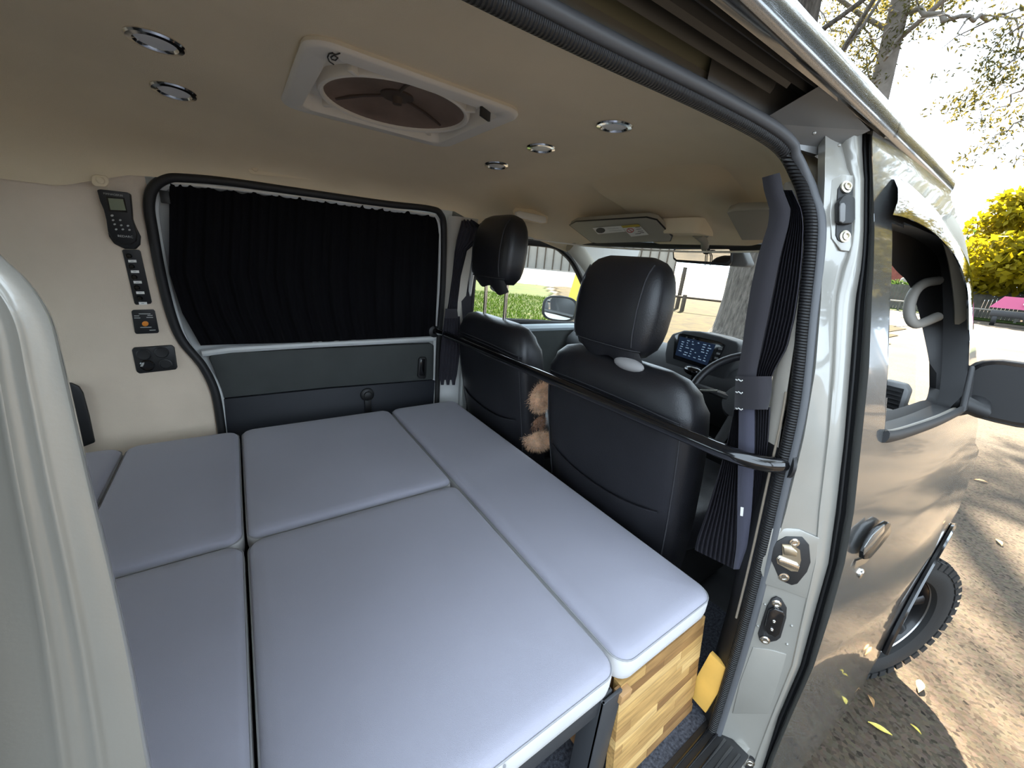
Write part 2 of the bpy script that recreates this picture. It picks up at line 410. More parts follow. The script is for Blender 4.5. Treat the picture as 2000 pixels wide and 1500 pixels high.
rail('trim_6', [(.312, 1.852), (.305, 1.858), (.298, 1.858), (.294, 1.850), (.288, 1.849), (.281, 1.846), (.277, 1.849), (.2745, 1.857), (.275, 1.872), (.279, 1.884), (.288, 1.891), (.31, 1.90)], m_silver, -1.7, 1.0, 'silver roof drip edge')
# drip edge carried on over the front door
rr = []
for x in list(np.linspace(.99, 1.56, 16))+list(np.linspace(1.58, 1.69, 10)):
    e = max(0, x-1.56); dz = -8*e*e; dy = 4*e*e
    rr.append([(x-.03*k/8*(e > 0), y+dy, z+dz) for k, (y, z) in enumerate([(.318, 1.838), (.312, 1.852), (.305, 1.857), (.298, 1.857), (.294, 1.850), (.288, 1.849), (.281, 1.846), (.277, 1.849), (.2745, 1.857), (.275, 1.872), (.279, 1.884), (.288, 1.891), (.31, 1.90)])])
struct('trim_7', G().grid(rr), m_silver, 'silver drip rail above the front door', angle=50)
# front closing of the track recess
g = G().grid([[(.56, .380, 1.812), (.56, .380, 1.89)], [(.66, .374, 1.812), (.66, .374, 1.89)], [(.78, .36, 1.805), (.78, .36, 1.885)], [(.86, .33, 1.80), (.86, .33, 1.885)]])
g.grid([[(.60, .375, 1.882), (.60, .318, 1.876)], [(1.0, .355, 1.875), (1.0, .30, 1.865)]])
g.grid([[(.70, .372, 1.82), (.72, .30, 1.86)], [(.86, .345, 1.80), (.90, .285, 1.84)]])
struct('trim_8', g, mat('track_end', (.20, .20, .20), .45, .5), 'grey sheet metal closing the track end', smooth=False)

# ---- right B pillar jamb
ROWS = [(262, 1612, 1640, 1668, 1684, 1697, 1702), (290, 1612, 1646, 1672, 1684, 1697, 1702), (330, 1611, 1655, 1676, 1686, 1698, 1704), (350, 1611, 1665, 1679, 1688, 1699, 1705), (450, 1607, 1664, 1678, 1687, 1698, 1708),
        (490, 1606, 1658, 1674, 1685, 1696, 1707), (520, 1606, 1646, 1664, 1682, 1694, 1706), (583, 1604, 1633, 1645, 1671, 1689, 1703), (720, 1593, 1626, 1638, 1660, 1680, 1697),
        (856, 1570, 1615, 1625, 1649, 1666, 1683), (1000, 1535, 1598, 1606, 1632, 1652, 1668), (1100, 1506, 1590, 1598, 1618, 1634, 1650),
        (1200, 1471, 1567, 1575, 1590, 1606, 1622), (1300, 1446, 1545, 1553, 1563, 1578, 1590), (1400, 1418, 1505, 1512, 1520, 1535, 1545),
        (1480, 1400, 1475, 1482, 1495, 1502, 1512), (1560, 1380, 1450, 1458, 1468, 1475, 1485)]
ys_ = [r[0] for r in ROWS]
def feat(py, k): return float(np.interp(py, ys_, [r[k+1] for r in ROWS]))
PX = (.835, .882, .886, .925, .93, .92)
def jamb_pt(px, py):
    # point on the jamb face between feature a and b
    a, b = feat(py, 0), feat(py, 1); t = (px-a)/(b-a)
    return U(px, py, x=PX[0]+(PX[1]-PX[0])*t)
pyS = [262, 276, 290, 310, 330, 350]+list(np.arange(375, 1561, 25))
rr = []
for py in pyS:
    a, b, c, d = [feat(py, k) for k in range(4)]
    row = [U(a-14, py, x=.845), U(a, py, x=.835), U(a+.33*(b-a), py, x=.8507), U(a+.66*(b-a), py, x=.8663), U(b, py, x=.882)]
    row += [U(b+.35*(c-b), py, x=.8805), U(c, py, x=.884), U(c+.4*(d-c), py, x=.892), U(d-.5, py, x=.912), U(d+.5, py, x=.95), U(d+3, py, x=1.0)]
    rr.append(row)
B_pillar = struct('wall_right', G().grid(rr), m_jamb, 'silver painted door pillar beside the sliding door opening', angle=60)
# near-black strip paints the shade in the gap between pillar and front door
g = G(); g.grid([[U(feat(py, 3)-3, py, x=.955), U(feat(py, 4)+3, py, x=.965)] for py in pyS])
struct('trim_9', g, m_dark_gap, 'near-black strip standing for the shaded gap behind the front door edge')
g = G(); g.tube([U((feat(py, 3)+feat(py, 4))/2-2, py, x=.955) for py in pyS], .0035, 8)
struct('trim_10', g, m_black_rub, 'black rubber strip in the door gap')
# door flange
g = G(); rr = []
for py in pyS:
    e, f_ = feat(py, 4), feat(py, 5); rr.append([U(e-1, py, x=.96), U(e, py, x=.938), U((e+f_)/2, py, x=.928), U(f_, py, x=.92)])
struct('trim_11', g.grid(rr), m_silver, 'silver rear flange of the front door', angle=60)

# ---- ribbed rubber seal round the right opening
SEAL = [(-1.0, .402, 1.812), (-.2, .40, 1.812), (.25, .396, 1.812), (.56, .378, 1.812), (.72, .368, 1.808), (.79, .360, 1.795), (.822, .345, 1.765), (.83, .328, 1.735), (.83, .300, 1.675), (.83, .272, 1.53)]
SEAL += [(.83, .243, 1.37), (.83, .228, 1.20), (.83, .214, 1.03), (.83, .203, .85), (.83, .195, .62), (.82, .19, .50)]
sp = smooth_path(SEAL, 8)
i_c = min(range(len(sp)), key=lambda i: abs(sp[i][0]-.79)+abs(sp[i][2]-1.795))
struct('trim_12', G().tube(sp[:i_c+1], .0105, 12), m_ribx, 'black ribbed rubber seal along the top of the door opening')
struct('trim_13', G().tube(sp[i_c:], .0105, 12), m_rib, 'black ribbed rubber seal down the door pillar')
# grey sponge bulb outside the seal
off = [np.array(p)+np.array([.005 if i > i_c else 0, -.011, .009 if i <= i_c else 0]) for i, p in enumerate(sp)]
struct('trim_14', G().tube(off, .0085, 10), mat('grey_sponge', (.075, .078, .085), .5), 'grey sponge bulb of the door seal')

tn = [np.array(p)+np.array([-.002, .0165, 0]) for p in sp[i_c:] if .86 < p[2] < 1.40]
struct('trim_33', G().tube(tn, .0024, 8), mat('tan_edge', (.20, .165, .125), .8), 'tan edge of the pillar trim beside the seal')
# ---- inner trim of the right B pillar
rr = []
for z in np.linspace(.5, 1.76, 22):
    y = interp(z, [.5, .85, 1.2, 1.53, 1.675, 1.76], [.195, .205, .23, .275, .305, .338])
    rr.append([(.832, y+.006, z), (.845, y+.032, z), (.875, y+.050, z), (.98, y+.045, z), (1.02, y+.02, z), (1.03, y-.02, z)])
k0 = 13
struct('trim_15', G().grid(rr[:k0+1]), m_black_pl, 'black lower trim inside the door pillar', angle=60)
struct('trim_16', G().grid(rr[k0:]), m_pillar_trim, 'beige upper trim inside the door pillar', angle=60)

# ---- sill, step and outer shell below the opening
struct('trim_17', G().box((.2, .17, .40), (1.45, .10, .30)), m_jamb, 'silver door sill', bevel=.015)
# ---- rear right side of the van (behind the opening)
rr = []
for z in np.linspace(.5, 1.82, 24):
    y = interp(z, [.5, 1.2, 1.5, 1.82], [.20, .215, .26, .40]); rr.append([(x, y, z) for x in (-1.75, -1.2, -.6, -.30)])
struct('wall_right_rear', G().grid(rr), m_wall, 'right rear quarter wall of the van')
# edge of the opened sliding door close to the viewer
EDGE = [(-60, 440), (0, 500), (58, 556), (100, 625), (128, 735), (172, 930), (222, 1140), (258, 1310), (292, 1500), (318, 1620)]
def shift_edge(dx0, dx1): return [(px+dx0+(dx1-dx0)*i/9, py) for i, (px, py) in enumerate(EDGE)]
E0 = smooth_path([(p[0], p[1], 0) for p in EDGE], 6)
n0 = len(E0); rr = []
OFF = [(6, .215), (2, .2030), (0, .2010), (-6, .2000), (-14, .2003), (-40, .2006), (-70, .2006), (-84, .2000), (-93, .1986), (-100, .1984), (-108, .1992), (-122, .2004), (-145, .2006), (-160, .1998), (-170, .1982), (-178, .1981), (-188, .1992), (-205, .2002), (-260, .2004), (-330, .2002), (-420, .199), (-430, .17)]
for i, e in enumerate(E0):
    k = .55+.45*i/n0
    rr.append([U(e[0]+o*k, e[1]-(o*.10), y=yy) for o, yy in OFF])
def youter(z): return interp(z, [.3, 1.2, 1.5, 1.86], [.10, .13, .18, .285])
rr = [list(map(tuple, r_))+[(-.40, youter(r_[0][2]), r_[0][2])] for r_ in rr]
rt_, rb_ = rr[0], rr[-1]
for z in (1.05, .85, .65, .45): rr.append([(p[0], p[1], z) for p in rb_[:-1]]+[(-.40, youter(z), z)])
for dz, dx, dy in ((.08, -.03, .02), (.16, -.07, .045), (.25, -.13, .075)): rr.insert(0, [(p[0]+dx, p[1]+dy, p[2]+dz) for p in rt_[:-1]]+[(-.40, youter(rt_[0][2]+dz), rt_[0][2]+dz)])
d3 = struct('door_3', G().grid(rr), m_jamb, 'silver rear edge of the open sliding doorway', angle=60)
mw_ = G()
rb = [[tuple(np.array(r_[0])), (r_[0][0]-.02, .24, r_[0][2]), (r_[0][0]-.28, .262 if r_[0][2] < 1.5 else .29, r_[0][2])] for r_ in rr]
struct('trim_18', G().grid(rb), m_jamb, 'silver inner return of the opened door', angle=60)

# ---- outer skins that close the shell
struct('wall_left_outer', G().grid([[(x, interp(z, [.3, 1.2, 1.86], [1.80, 1.80, 1.665]), z) for x in (-1.8, -.5, .5, .93)] for z in np.linspace(.3, 1.86, 14)]), m_silver, 'silver left outer skin of the van', angle=80)
struct('wall_left_roof_edge', G().grid([[(x, y, z) for x in (.9, 1.2, 1.5)] for y, z in ((1.655, 1.68), (1.68, 1.76), (1.665, 1.86))]), m_silver, 'silver roof edge above the passenger door', angle=80)
struct('wall_right_outer', G().grid([[(x, interp(z, [.3, 1.2, 1.5, 1.86], [.10, .13, .18, .285]), z) for x in (-1.8, -1.2, -.7, -.36)] for z in np.linspace(.3, 1.86, 14)]), m_silver, 'silver right rear outer skin of the van', angle=80)
# ---- rear of the van
g = G(); g.box((-1.76, .95, .86), (.03, 1.6, .72)); g.box((-1.76, .95, 1.78), (.03, 1.6, .20)); g.box((-1.76, .28, 1.45), (.03, .26, .50)); g.box((-1.76, 1.62, 1.45), (.03, .26, .50))
struct('wall_back', g, m_white_paint, 'rear end of the van with a window', smooth=False)
struct('window_4', G().box((-1.76, .95, 1.45), (.006, 1.10, .48)), m_glass, 'rear window of the van')

# ---- left side: quarter wall, sliding door, seal
SL = [(434, 850), (431, 825), (420, 765), (396, 715), (357, 667), (336, 620), (315, 540), (298, 450), (291, 400), (299, 367), (325, 349), (360, 347), (450, 355), (600, 376), (750, 397), (838, 407), (860, 418), (867, 450), (865, 560), (858, 660), (853, 790)]
seal_l = smooth_path([UL(px, py, -.006) for px, py in SL], 6)
struct('trim_19', G().tube(seal_l, .0135, 10), m_black_rub, 'black rubber seal framing the curtained sliding door')
lp = [p for p in seal_l if p[0] < .0]; lz = sorted([(p[2], p[0]) for p in lp if p[2] < 1.66])
zs_, xs_ = [a for a, b in lz], [b for a, b in lz]
rr = []
for z in np.linspace(.55, 1.76, 42):
    xe = interp(z, zs_, xs_); r_ = []
    for k in range(45):
        x = -1.75+(xe+1.75)*(k/44)**.7
        sw = .05*math.exp(-((x+.62)/.16)**2)*math.exp(-((z-1.42)/.30)**2)+.035/(1+math.exp((x+.50)/.03))*interp(z, [.9, 1.15, 1.62, 1.68], [.3, 1, 1, 0])
        ed = .012*max(0, 1-(xe-x)/.03)
        r_.append((x, yL(z)+sw+ed, z))
    rr.append(r_)
struct('wall_left', G().grid(rr), m_wall, 'beige felt quarter wall beside the sliding door', angle=80)
# door body: painted sheet with the window opening behind the curtain
d1 = build('door_1', G().grid([[(x, yL(z)+.045, z) for x in np.linspace(-.34, .80, 24)] for z in np.linspace(.55, 1.765, 26)]), m_white_paint, None, angle=80)
tag(d1, 'pale painted left sliding door with black curtain', None, kind='structure')
# painted lip next to the seal
lip = smooth_path([UL(px, py, .012) for px, py in [(441, 845), (430, 770), (405, 722), (366, 672), (346, 620), (326, 540), (309, 450), (304, 405), (310, 380), (328, 362), (360, 358), (450, 366), (600, 386), (750, 407), (834, 417), (852, 426), (859, 455), (857, 560), (850, 660), (847, 790)]], 6)
build('window_frame_lip', G().tube(lip, .010, 8), m_white_paint, d1)
# ledge below the curtain
g = G(); g.tube([UL(px, py, .012) for px, py in [(395, 690), (450, 683), (600, 674), (750, 667), (850, 661)]], .013, 8)
build('window_ledge', g, m_white_paint, d1)
# door cards
def panel_px(name, poly, m, parent, th=.012, off=0.0, bevel=.004):
    P = [UL(px, py, off) for px, py in poly]
    return build(name, G().prism(P, (0, th, 0)), m, parent, bevel=bevel)
panel_px('upper_card', [(408, 700), (412, 694), (422, 691), (600, 682), (842, 671), (848, 675), (850, 700), (850, 741), (640, 757), (436, 778), (428, 750), (418, 722)], m_doorgrey, d1, .03, .008)
panel_px('lower_card', [(436, 780), (640, 759), (851, 742), (853, 790), (853, 900), (470, 930), (445, 900), (440, 850)], m_doornavy, d1, .03, .004)
# pull handle
hp = [UL(px, py, 0) for px, py in [(817, 700), (820, 697), (830, 697), (832, 700), (831, 735), (828, 739), (818, 738), (815, 734)]]
hh_ = build('pull_handle', G().prism(hp, (0, -.012, 0)), m_black_pl, d1, bevel=.003)
hp = [UL(px, py, -.014) for px, py in [(821, 701), (829, 701), (828, 733), (819, 733)]]
build('pull_grip', G().prism(hp, (0, -.006, 0)), m_black_gloss, hh_, bevel=.002)
# lock knob with stem plate
c = UL(717, 770, 0)
kn = build('lock_plate', G().lathe(c, (0, -1, 0), [(.030, 0), (.030, .008), (.026, .012), (.018, .013), (.016, .020), (.010, .022)], 24), m_black_pl, d1)
build('lock_stem', G().box((c[0]+.002, c[1]-.004, c[2]-.05), (.032, .012, .08)), m_black_pl, kn, bevel=.005)
# window pane behind the curtain
window_1 = struct('window_1', G().grid([[(x, yL(z)+.052, z) for x in (-.20, .25, .73)] for z in (1.27, 1.5, 1.72)]), m_black_gloss, 'dark window pane behind the black curtain')

# ---- left cab: B pillar, passenger door, A pillar, windscreen
rr = []
for z in np.linspace(.55, 1.74, 20): rr.append([(.775, yL(z)+.03, z), (.785, yL(z)-.006, z), (.82, yL(z)-.02, z), (.895, yL(z)-.02, z), (.905, yL(z)+.02, z)])
struct('trim_20', G().grid(rr[:12]), mat('pale_pillar_low', (.55, .55, .54), .5), 'pale painted lower left door pillar', angle=60)
struct('trim_21', G().grid(rr[11:]), m_pillar_trim, 'beige felt upper left door pillar', angle=60)
struct('trim_22', G().tube([(.915, yL(z)-.004, z) for z in np.linspace(.6, 1.69, 14)], .020, 8, squash=(.6, 1)), m_white_paint, 'white painted edge of the passenger door frame')
win2 = [(.945, 1.335), (.945, 1.66), (1.15, 1.672), (1.36, 1.675), (1.45, 1.650), (1.54, 1.60), (1.66, 1.49), (1.74, 1.39), (1.75, 1.255), (1.35, 1.262), (1.1, 1.275), (.97, 1.29)]
def inpoly(x, z, P):
    c = False; n = len(P)
    for i in range(n):
        x1, z1 = P[i]; x2, z2 = P[i-1]
        if (z1 > z) != (z2 > z) and x < (x2-x1)*(z-z1)/(z2-z1)+x1: c = not c
    return c
gx = np.linspace(.93, 2.02, 90); gz = np.linspace(.5, 1.71, 90)
rows2 = [[(x, yL(z)+.01-(.10*max(0, x-1.5)**1.5), z) for x in gx] for z in gz]
door_2 = struct('door_2', G().grid(rows2, lambda i, k: not inpoly((gx[k]+gx[k+1])/2, (gz[i]+gz[i+1])/2, win2)), m_white_paint, 'passenger door with green lawn seen through its window')
wp = smooth_path([(x, yL(z)+.006-(.10*max(0, x-1.5)**1.5), z) for x, z in win2], 5, True)
build('window_rubber', G().tube(wp, .016, 8, closed=True), m_black_rub, door_2)
build('door_card', G().grid([[(x, yL(z)-.03-(.10*max(0, x-1.5)**1.5), z) for x in np.linspace(.94, 1.95, 20)] for z in np.linspace(.55, 1.225, 12)]), m_doorgrey, door_2)
build('window_ledge', G().tube([(x, 1.70-(.10*max(0, x-1.5)**1.5), 1.232) for x in np.linspace(.94, 1.95, 16)], .022, 8), mat('pale_blue_sill', (.50, .56, .60), .4, .2), door_2)
struct('window_2', G().grid([[(x, yL(z)+.022, z) for x in (.94, 1.3, 1.75)] for z in (1.25, 1.45, 1.67)]), m_glass, 'passenger door window pane')
# A pillars
apl = smooth_path([(1.43, 1.565, 1.69), (1.56, 1.575, 1.615), (1.72, 1.59, 1.50), (1.88, 1.60, 1.36), (2.02, 1.61, 1.22)], 5)
struct('trim_23', G().tube(apl, .034, 10, squash=(1.3, .7)), m_trimgrey, 'grey left windscreen pillar')
apr = smooth_path([U(px, py, x=x) for px, py, x in ((1840, 430, 1.46), (1862, 470, 1.5), (1876, 540, 1.62), (1880, 620, 1.75), (1870, 720, 1.88), (1840, 800, 1.98))], 5)
struct('trim_24', G().tube(apr, .018, 10, squash=(1.2, .7)), m_trimgrey, 'grey right windscreen pillar')
rr = []
for t in np.linspace(0, 1, 10):
    r_ = []
    for k in range(17):
        s_ = k/16*2-1; r_.append((1.47+.56*t+.07*(1-s_*s_), .92+s_*(.645+.04*t), 1.705-.50*t-.02*t*(1-t)))
    rr.append(r_)
struct('window_3', G().grid(rr), m_glass, 'windscreen of the van', angle=80)
struct('trim_25', G().tube([(1.475+.06*(1-s_*s_), .945+s_*.60, 1.70) for s_ in np.linspace(-1, 1, 15)], .014, 8), m_black_rub, 'black band along the top of the windscreen')

# ================================================================== FRONT RIGHT DOOR AND NOSE
WIN = [(1742, 436), (1741, 500), (1738, 600), (1734, 720), (1728, 850), (1733, 858), (1780, 846), (1830, 828), (1872, 806), (1884, 796), (1891, 740), (1894, 640), (1893, 560), (1887, 510), (1870, 484), (1840, 462), (1800, 447), (1760, 438)]
win_pts = [UR(px, py) for px, py in WIN]
wpoly = [(p[0], p[2]) for p in win_pts]
ARCH = (2.09, .36, .40)
gx = np.concatenate([np.linspace(.92, 1.9, 110), np.linspace(1.91, 2.78, 60)]); gz = np.linspace(.27, 1.845, 150)
def topz(x): return interp(x, [.9, 1.5, 1.62, 1.95, 2.0, 2.5, 2.75], [1.845, 1.845, 1.79, 1.29, 1.13, .95, .85])
def keep_body(i, k):
    x = (gx[k]+gx[k+1])/2; z = (gz[i]+gz[i+1])/2
    if z > topz(x): return False
    if inpoly(x, z, wpoly): return False
    if math.hypot(x-ARCH[0], z-ARCH[1]) < ARCH[2]: return False
    return True
rows3 = [[(x, yR(x, z), z) for x in gx] for z in gz]
nd = 109
d4 = struct('door_4', G().grid([r_[:nd+1] for r_ in rows3], keep_body), m_silver, 'glossy silver front door reflecting the sunlit road', angle=80)
gxo = gx; gx2 = gx[nd:]
fend = struct('trim_26', G().grid([r_[nd:] for r_ in rows3], lambda i, k: keep_body(i, k+nd)), m_silver, 'silver front wing of the van', angle=80)
# window reveal, rubber, inner card
inner = [(p[0]+.004, p[1]+.055, p[2]) for p in win_pts]
o2 = smooth_path(win_pts, 4, True); i2 = smooth_path(inner, 4, True)
g = G(); n_ = len(o2)
g.add(list(map(tuple, o2))+list(map(tuple, i2)), [(k, (k+1) % n_, n_+(k+1) % n_, n_+k) for k in range(n_)])
build('window_channel', g, m_black_rub, d4)
# broad black frame at the front of the window
ip = []
for a in i2: ip.append(a)
g = G(); FR = [k for k in range(n_) if i2[k][0] > 1.30 and i2[k][2] > 1.30]
c_ = np.mean(np.array(i2), 0)
run = []
for k in range(n_):
    p = np.array(i2[k]); d = c_-p; d[1] = 0
    wgt = interp(p[0], [1.0, 1.15, 1.45, 1.7], [.012, .03, .075, .16]) if p[2] > 1.33 else .010
    d = d/np.linalg.norm(d)*wgt
    run.append([tuple(p), tuple(p+d*.5+np.array([0, .008, 0])), tuple(p+d+np.array([0, .022, 0]))])
run.append(run[0])
build('window_frame', G().grid(run), m_black_pl, d4)
# belt moulding
bm_ = [(1729, 853), (1745, 852), (1780, 842), (1830, 824), (1868, 806), (1884, 797)]
pth = [UR(px, py, -.004) for px, py in bm_]
build('belt_moulding', G().tube(smooth_path(pth, 5), .012, 8, squash=(1.1, .5)), m_black_rub, d4)
pth = [UR(px, py-7, .012) for px, py in bm_]
build('belt_strip', G().tube(smooth_path(pth, 5), .009, 8, squash=(.9, .8)), mat('brown_grey_trim', (.22, .20, .17), .5), d4)
# inner door card
g = G(); g.grid([[(x, yR(x, z)+.085, z) for x in np.linspace(.98, 1.85, 20)] for z in np.linspace(.5, 1.26, 14)])
build('inner_card', g, m_dash, d4)
# smoked weather visor over the window
vt = [(1746, 348), (1765, 352), (1790, 372), (1820, 402), (1850, 436), (1875, 470), (1890, 505), (1896, 560), (1897, 640)]
vb = [(1744, 420), (1765, 424), (1795, 436), (1825, 455), (1848, 478), (1866, 500), (1882, 535), (1891, 575), (1893, 645)]
A = smooth_path([UR(px, py, -.002) for px, py in vt], 5); B = smooth_path([UR(px, py, -.022) for px, py in vb], 5)
rr = [[tuple(A[i]), tuple(.7*A[i]+.3*B[i]+np.array([0, -.006, 0])), tuple(.35*A[i]+.65*B[i]+np.array([0, -.006, 0])), tuple(B[i]), tuple(B[i]+np.array([0, .004, .001]))] for i in range(len(A))]
build('weather_visor', G().grid(rr), m_smoke, d4, angle=70)
# door handle
def skin_plane(px, py):
    p = Vector(UR(px, py)); e = .01
    tx = Vector((e, yR(p.x+e, p.z)-yR(p.x, p.z), 0)); tz = Vector((0, yR(p.x, p.z+e)-yR(p.x, p.z), e)); n_ = tz.cross(tx).normalized()
    if n_.y > 0: n_ = -n_
    return p, n_
hp0, hn = skin_plane(1700, 1055)
def on_skin(px, py, l=0.0):
    d = Vector(ray(px, py)); t = (hp0+hn*l-Vector(CAM)).dot(hn)/d.dot(hn); return Vector(CAM)+d*t
hq = [(1676, 1088), (1677, 1074), (1688, 1050), (1702, 1031), (1724, 1016), (1729, 1018), (1728, 1038), (1708, 1064), (1688, 1087)]
h_ = build('handle', G().prism([on_skin(*q, .004) for q in hq], hn*.010), m_black_gloss, d4, bevel=.0025)
build('handle_face', G().prism([on_skin(*q, .0145) for q in [(1685, 1084), (1687, 1068), (1703, 1044), (1726, 1024), (1726, 1037), (1707, 1062)]], hn*.0015), m_silver, h_, bevel=.0005)
build('handle_bowl', G().prism([on_skin(*q, .0005) for q in [(1668, 1110), (1672, 1095), (1690, 1088), (1714, 1060), (1712, 1074), (1690, 1099)]], hn*.0012), m_chrome, d4)
c = UR(1681, 1120); build('key_lock', G().lathe(c, (0, -1, 0), [(.011, -.002), (.011, .002), (.008, .004), (.003, .003)], 16), m_chrome, d4)
# lower crease of the door and sill
struct('trim_27', G().tube([(x, yR(x, .27)+.012, .27) for x in np.linspace(.92, 1.70, 20)], .012, 8), m_silver, 'silver lower edge of the front door')
struct('trim_28', G().box((1.2, .17, .36), (.7, .10, .18)), m_dark_gap, 'dark underbody below the front door')
# wheel arch moulding
pts = []
for a in np.linspace(-8, 172, 30):
    x = ARCH[0]+ARCH[2]*math.cos(math.radians(a)); z = ARCH[1]+ARCH[2]*math.sin(math.radians(a)); pts.append((x, yR(x, z)-.008, z))
struct('trim_29', G().tube(pts, .016, 8, squash=(1, .6)), m_black_gloss, 'black plastic wheel arch flare')
g = G(); rr = []
for a in np.linspace(-8, 188, 30):
    x = ARCH[0]+(ARCH[2]+.0)*math.cos(math.radians(a)); z = ARCH[1]+ARCH[2]*math.sin(math.radians(a)); rr.append([(x, yR(x, z), z), (x, .45, z)])
struct('trim_30', g.grid(rr), m_dark_gap, 'dark wheel housing')
# bonnet, nose and headlamp
rr = []
for x in np.linspace(2.02, 2.78, 14):
    rr.append([(x, yR(x, topz(x))+(1.92-2*yR(x, topz(x)))*t, topz(x)+.03*math.sin(math.pi*t)) for t in np.linspace(0, 1, 15)])
struct('trim_31', G().grid(rr), m_silver, 'silver bonnet of the van', angle=80)
struct('trim_32', G().box((1.95, .95, .75), (.25, 1.4, .80)), m_dark_gap, 'dark bulkhead behind the dashboard')
g = G(); pc = U(1897, 940, x=2.42)
lamp = thing('headlamp', (2.45, yR(2.42, .86), .80), 'clear headlamp bulging from the nose of the van', 'headlamp')
build('lens', G().ball((2.45, yR(2.42, .86)+.035, .86), (.13, .05, .085), 20, 12), m_lamp, lamp)
build('bezel', G().ball((2.45, yR(2.42, .86)+.045, .86), (.145, .05, .10), 20, 12), m_dashgrey, lamp)

# ---- right door mirror
pc = U(1972, 768, x=1.72)
mir = thing('door_mirror', (pc[0], pc[1], pc[2]-.1), 'black door mirror on the silver driver door', 'mirror')
rr = []
for t in np.linspace(0, 1, 9):
    k = math.sqrt(max(.0, 1-(t*1.0)**2.4)) if t < 1 else .05
    x = pc[0]+.10*t; rr.append([(x, pc[1]+a*k, pc[2]+b*k) for a, b in superell(.098, .088, 3.2, 28)])
rr.insert(0, [(pc[0]-.006, pc[1]+a*.96, pc[2]+b*.96) for a, b in superell(.098, .088, 3.2, 28)])
build('housing', G().loft(rr), m_black_pl, mir)
build('mirror_rim', G().loft([[(pc[0]-.0065, pc[1]+a*k, pc[2]+b*k) for a, b in superell(.098, .088, 3.2, 28)] for k in (.93, .84)], cap=False), m_black_gloss, mir)
build('mirror_glass', G().loft([[(pc[0]-.004, pc[1]+a*k, pc[2]+b*k) for a, b in superell(.098, .088, 3.2, 28)] for k in (.86, .02)]), m_dashgrey if False else mat('dim_mirror', (.10, .10, .10), .1, .6), mir)
q = UR(1880, 785)
build('arm', G().tube([(q[0], q[1]+.01, q[2]), (q[0]+.0, (q[1]+pc[1])/2, q[2]-.012), (pc[0]+.03, pc[1]+.05, pc[2]-.045)], [.03, .024, .03], 10, squash=(.8, 1)), m_black_pl, mir)
build('sail_plate', G().prism([(q[0]-.06, q[1]-.004, q[2]-.015), (q[0]+.05, q[1]-.004, q[2]-.02), (q[0]+.02, q[1]+.02, q[2]+.10)], (0, -.012, 0)), m_black_pl, mir, bevel=.003)

# ---- front wheel, steered to the right
wc = Vector((2.09, .125, .315)); st = math.radians(-24); axd = Vector((math.sin(st), -math.cos(st), 0))   # outward axle
wheel = thing('front_wheel', (wc.x, wc.y, 0), 'front wheel with chunky tyre and black alloy rim', 'wheel')
ro, ri = .315, .215
tp = [(ri-.005, -.09), (ri+.02, -.098), (ro-.05, -.102), (ro-.018, -.092), (ro-.008, -.075), (ro-.008, .075), (ro-.018, .092), (ro-.05, .102), (ri+.02, .098), (ri-.002, .088), (ri-.006, .07)]
build('tyre', G().lathe(wc, axd, tp, 60, cap=False), m_tyre, wheel)
wa = axd.orthogonal().normalized(); wb = axd.cross(wa)
g = G()
for k in range(44):
    for row, (h, dh) in enumerate(((-.068, .05), (-.005, .05), (.058, .05), (.088, .028))):
        a = 2*math.pi*(k+.5*(row % 2))/44
        rd = wa*math.cos(a)+wb*math.sin(a); tg = axd.cross(rd)
        rad = ro-.004 if row < 3 else ro-.020
        rot = Matrix((rd, tg, axd)).transposed()
        g.box(wc+rd*rad+axd*h, (.016 if row < 3 else .03, .030, dh), rot)
build('tread_blocks', g, m_tyre, wheel, smooth=False)['kind'] = 'stuff'
rim = build('rim_barrel', G().lathe(wc, axd, [(.205, .066), (.195, .05), (.185, -.02), (.19, -.08)], 48, cap=False), m_rim, wheel)
build('rim_lip', G().lathe(wc, axd, [(.2075, .066), (.211, .076), (.214, .081), (.218, .080), (.219, .074)], 60, cap=False), m_lip, wheel)
build('brake_disc', G().lathe(wc, axd, [(.02, -.02), (.13, -.02), (.13, -.035), (.02, -.035)], 40), mat('brake_steel', (.10, .10, .10), .4, .8), wheel)
for k in range(7):
    a = 2*math.pi*k/7; rd = wa*math.cos(a)+wb*math.sin(a); tg = axd.cross(rd)
    g = G(); rings = []
    for r_, w_, h in ((.035, .022, .035), (.09, .017, .040), (.15, .019, .048), (.196, .026, .052)):
        rings.append([wc+rd*r_+tg*(w_*sx)+axd*(h+dz) for sx, dz in ((-1, -.018), (-1, 0), (-.5, .007), (.5, .007), (1, 0), (1, -.018))])
    build('spoke', g.loft(rings), m_rim, wheel)
build('hub', G().lathe(wc, axd, [(.055, .0), (.055, .03), (.045, .042), (.030, .046), (.028, .052), (.01, .054)], 28), m_rim, wheel)
build('hub_cap', G().lathe(wc, axd, [(.022, .052), (.022, .057), (.015, .060), (.004, .0605)], 20), m_lip, wheel)
for k in range(5):
    a = 2*math.pi*k/5+.3; rd = wa*math.cos(a)+wb*math.sin(a)
    build('wheel_nut', G().lathe(wc+rd*.042, axd, [(.009, .03), (.009, .052), (.006, .058)], 6), m_chrome, wheel)

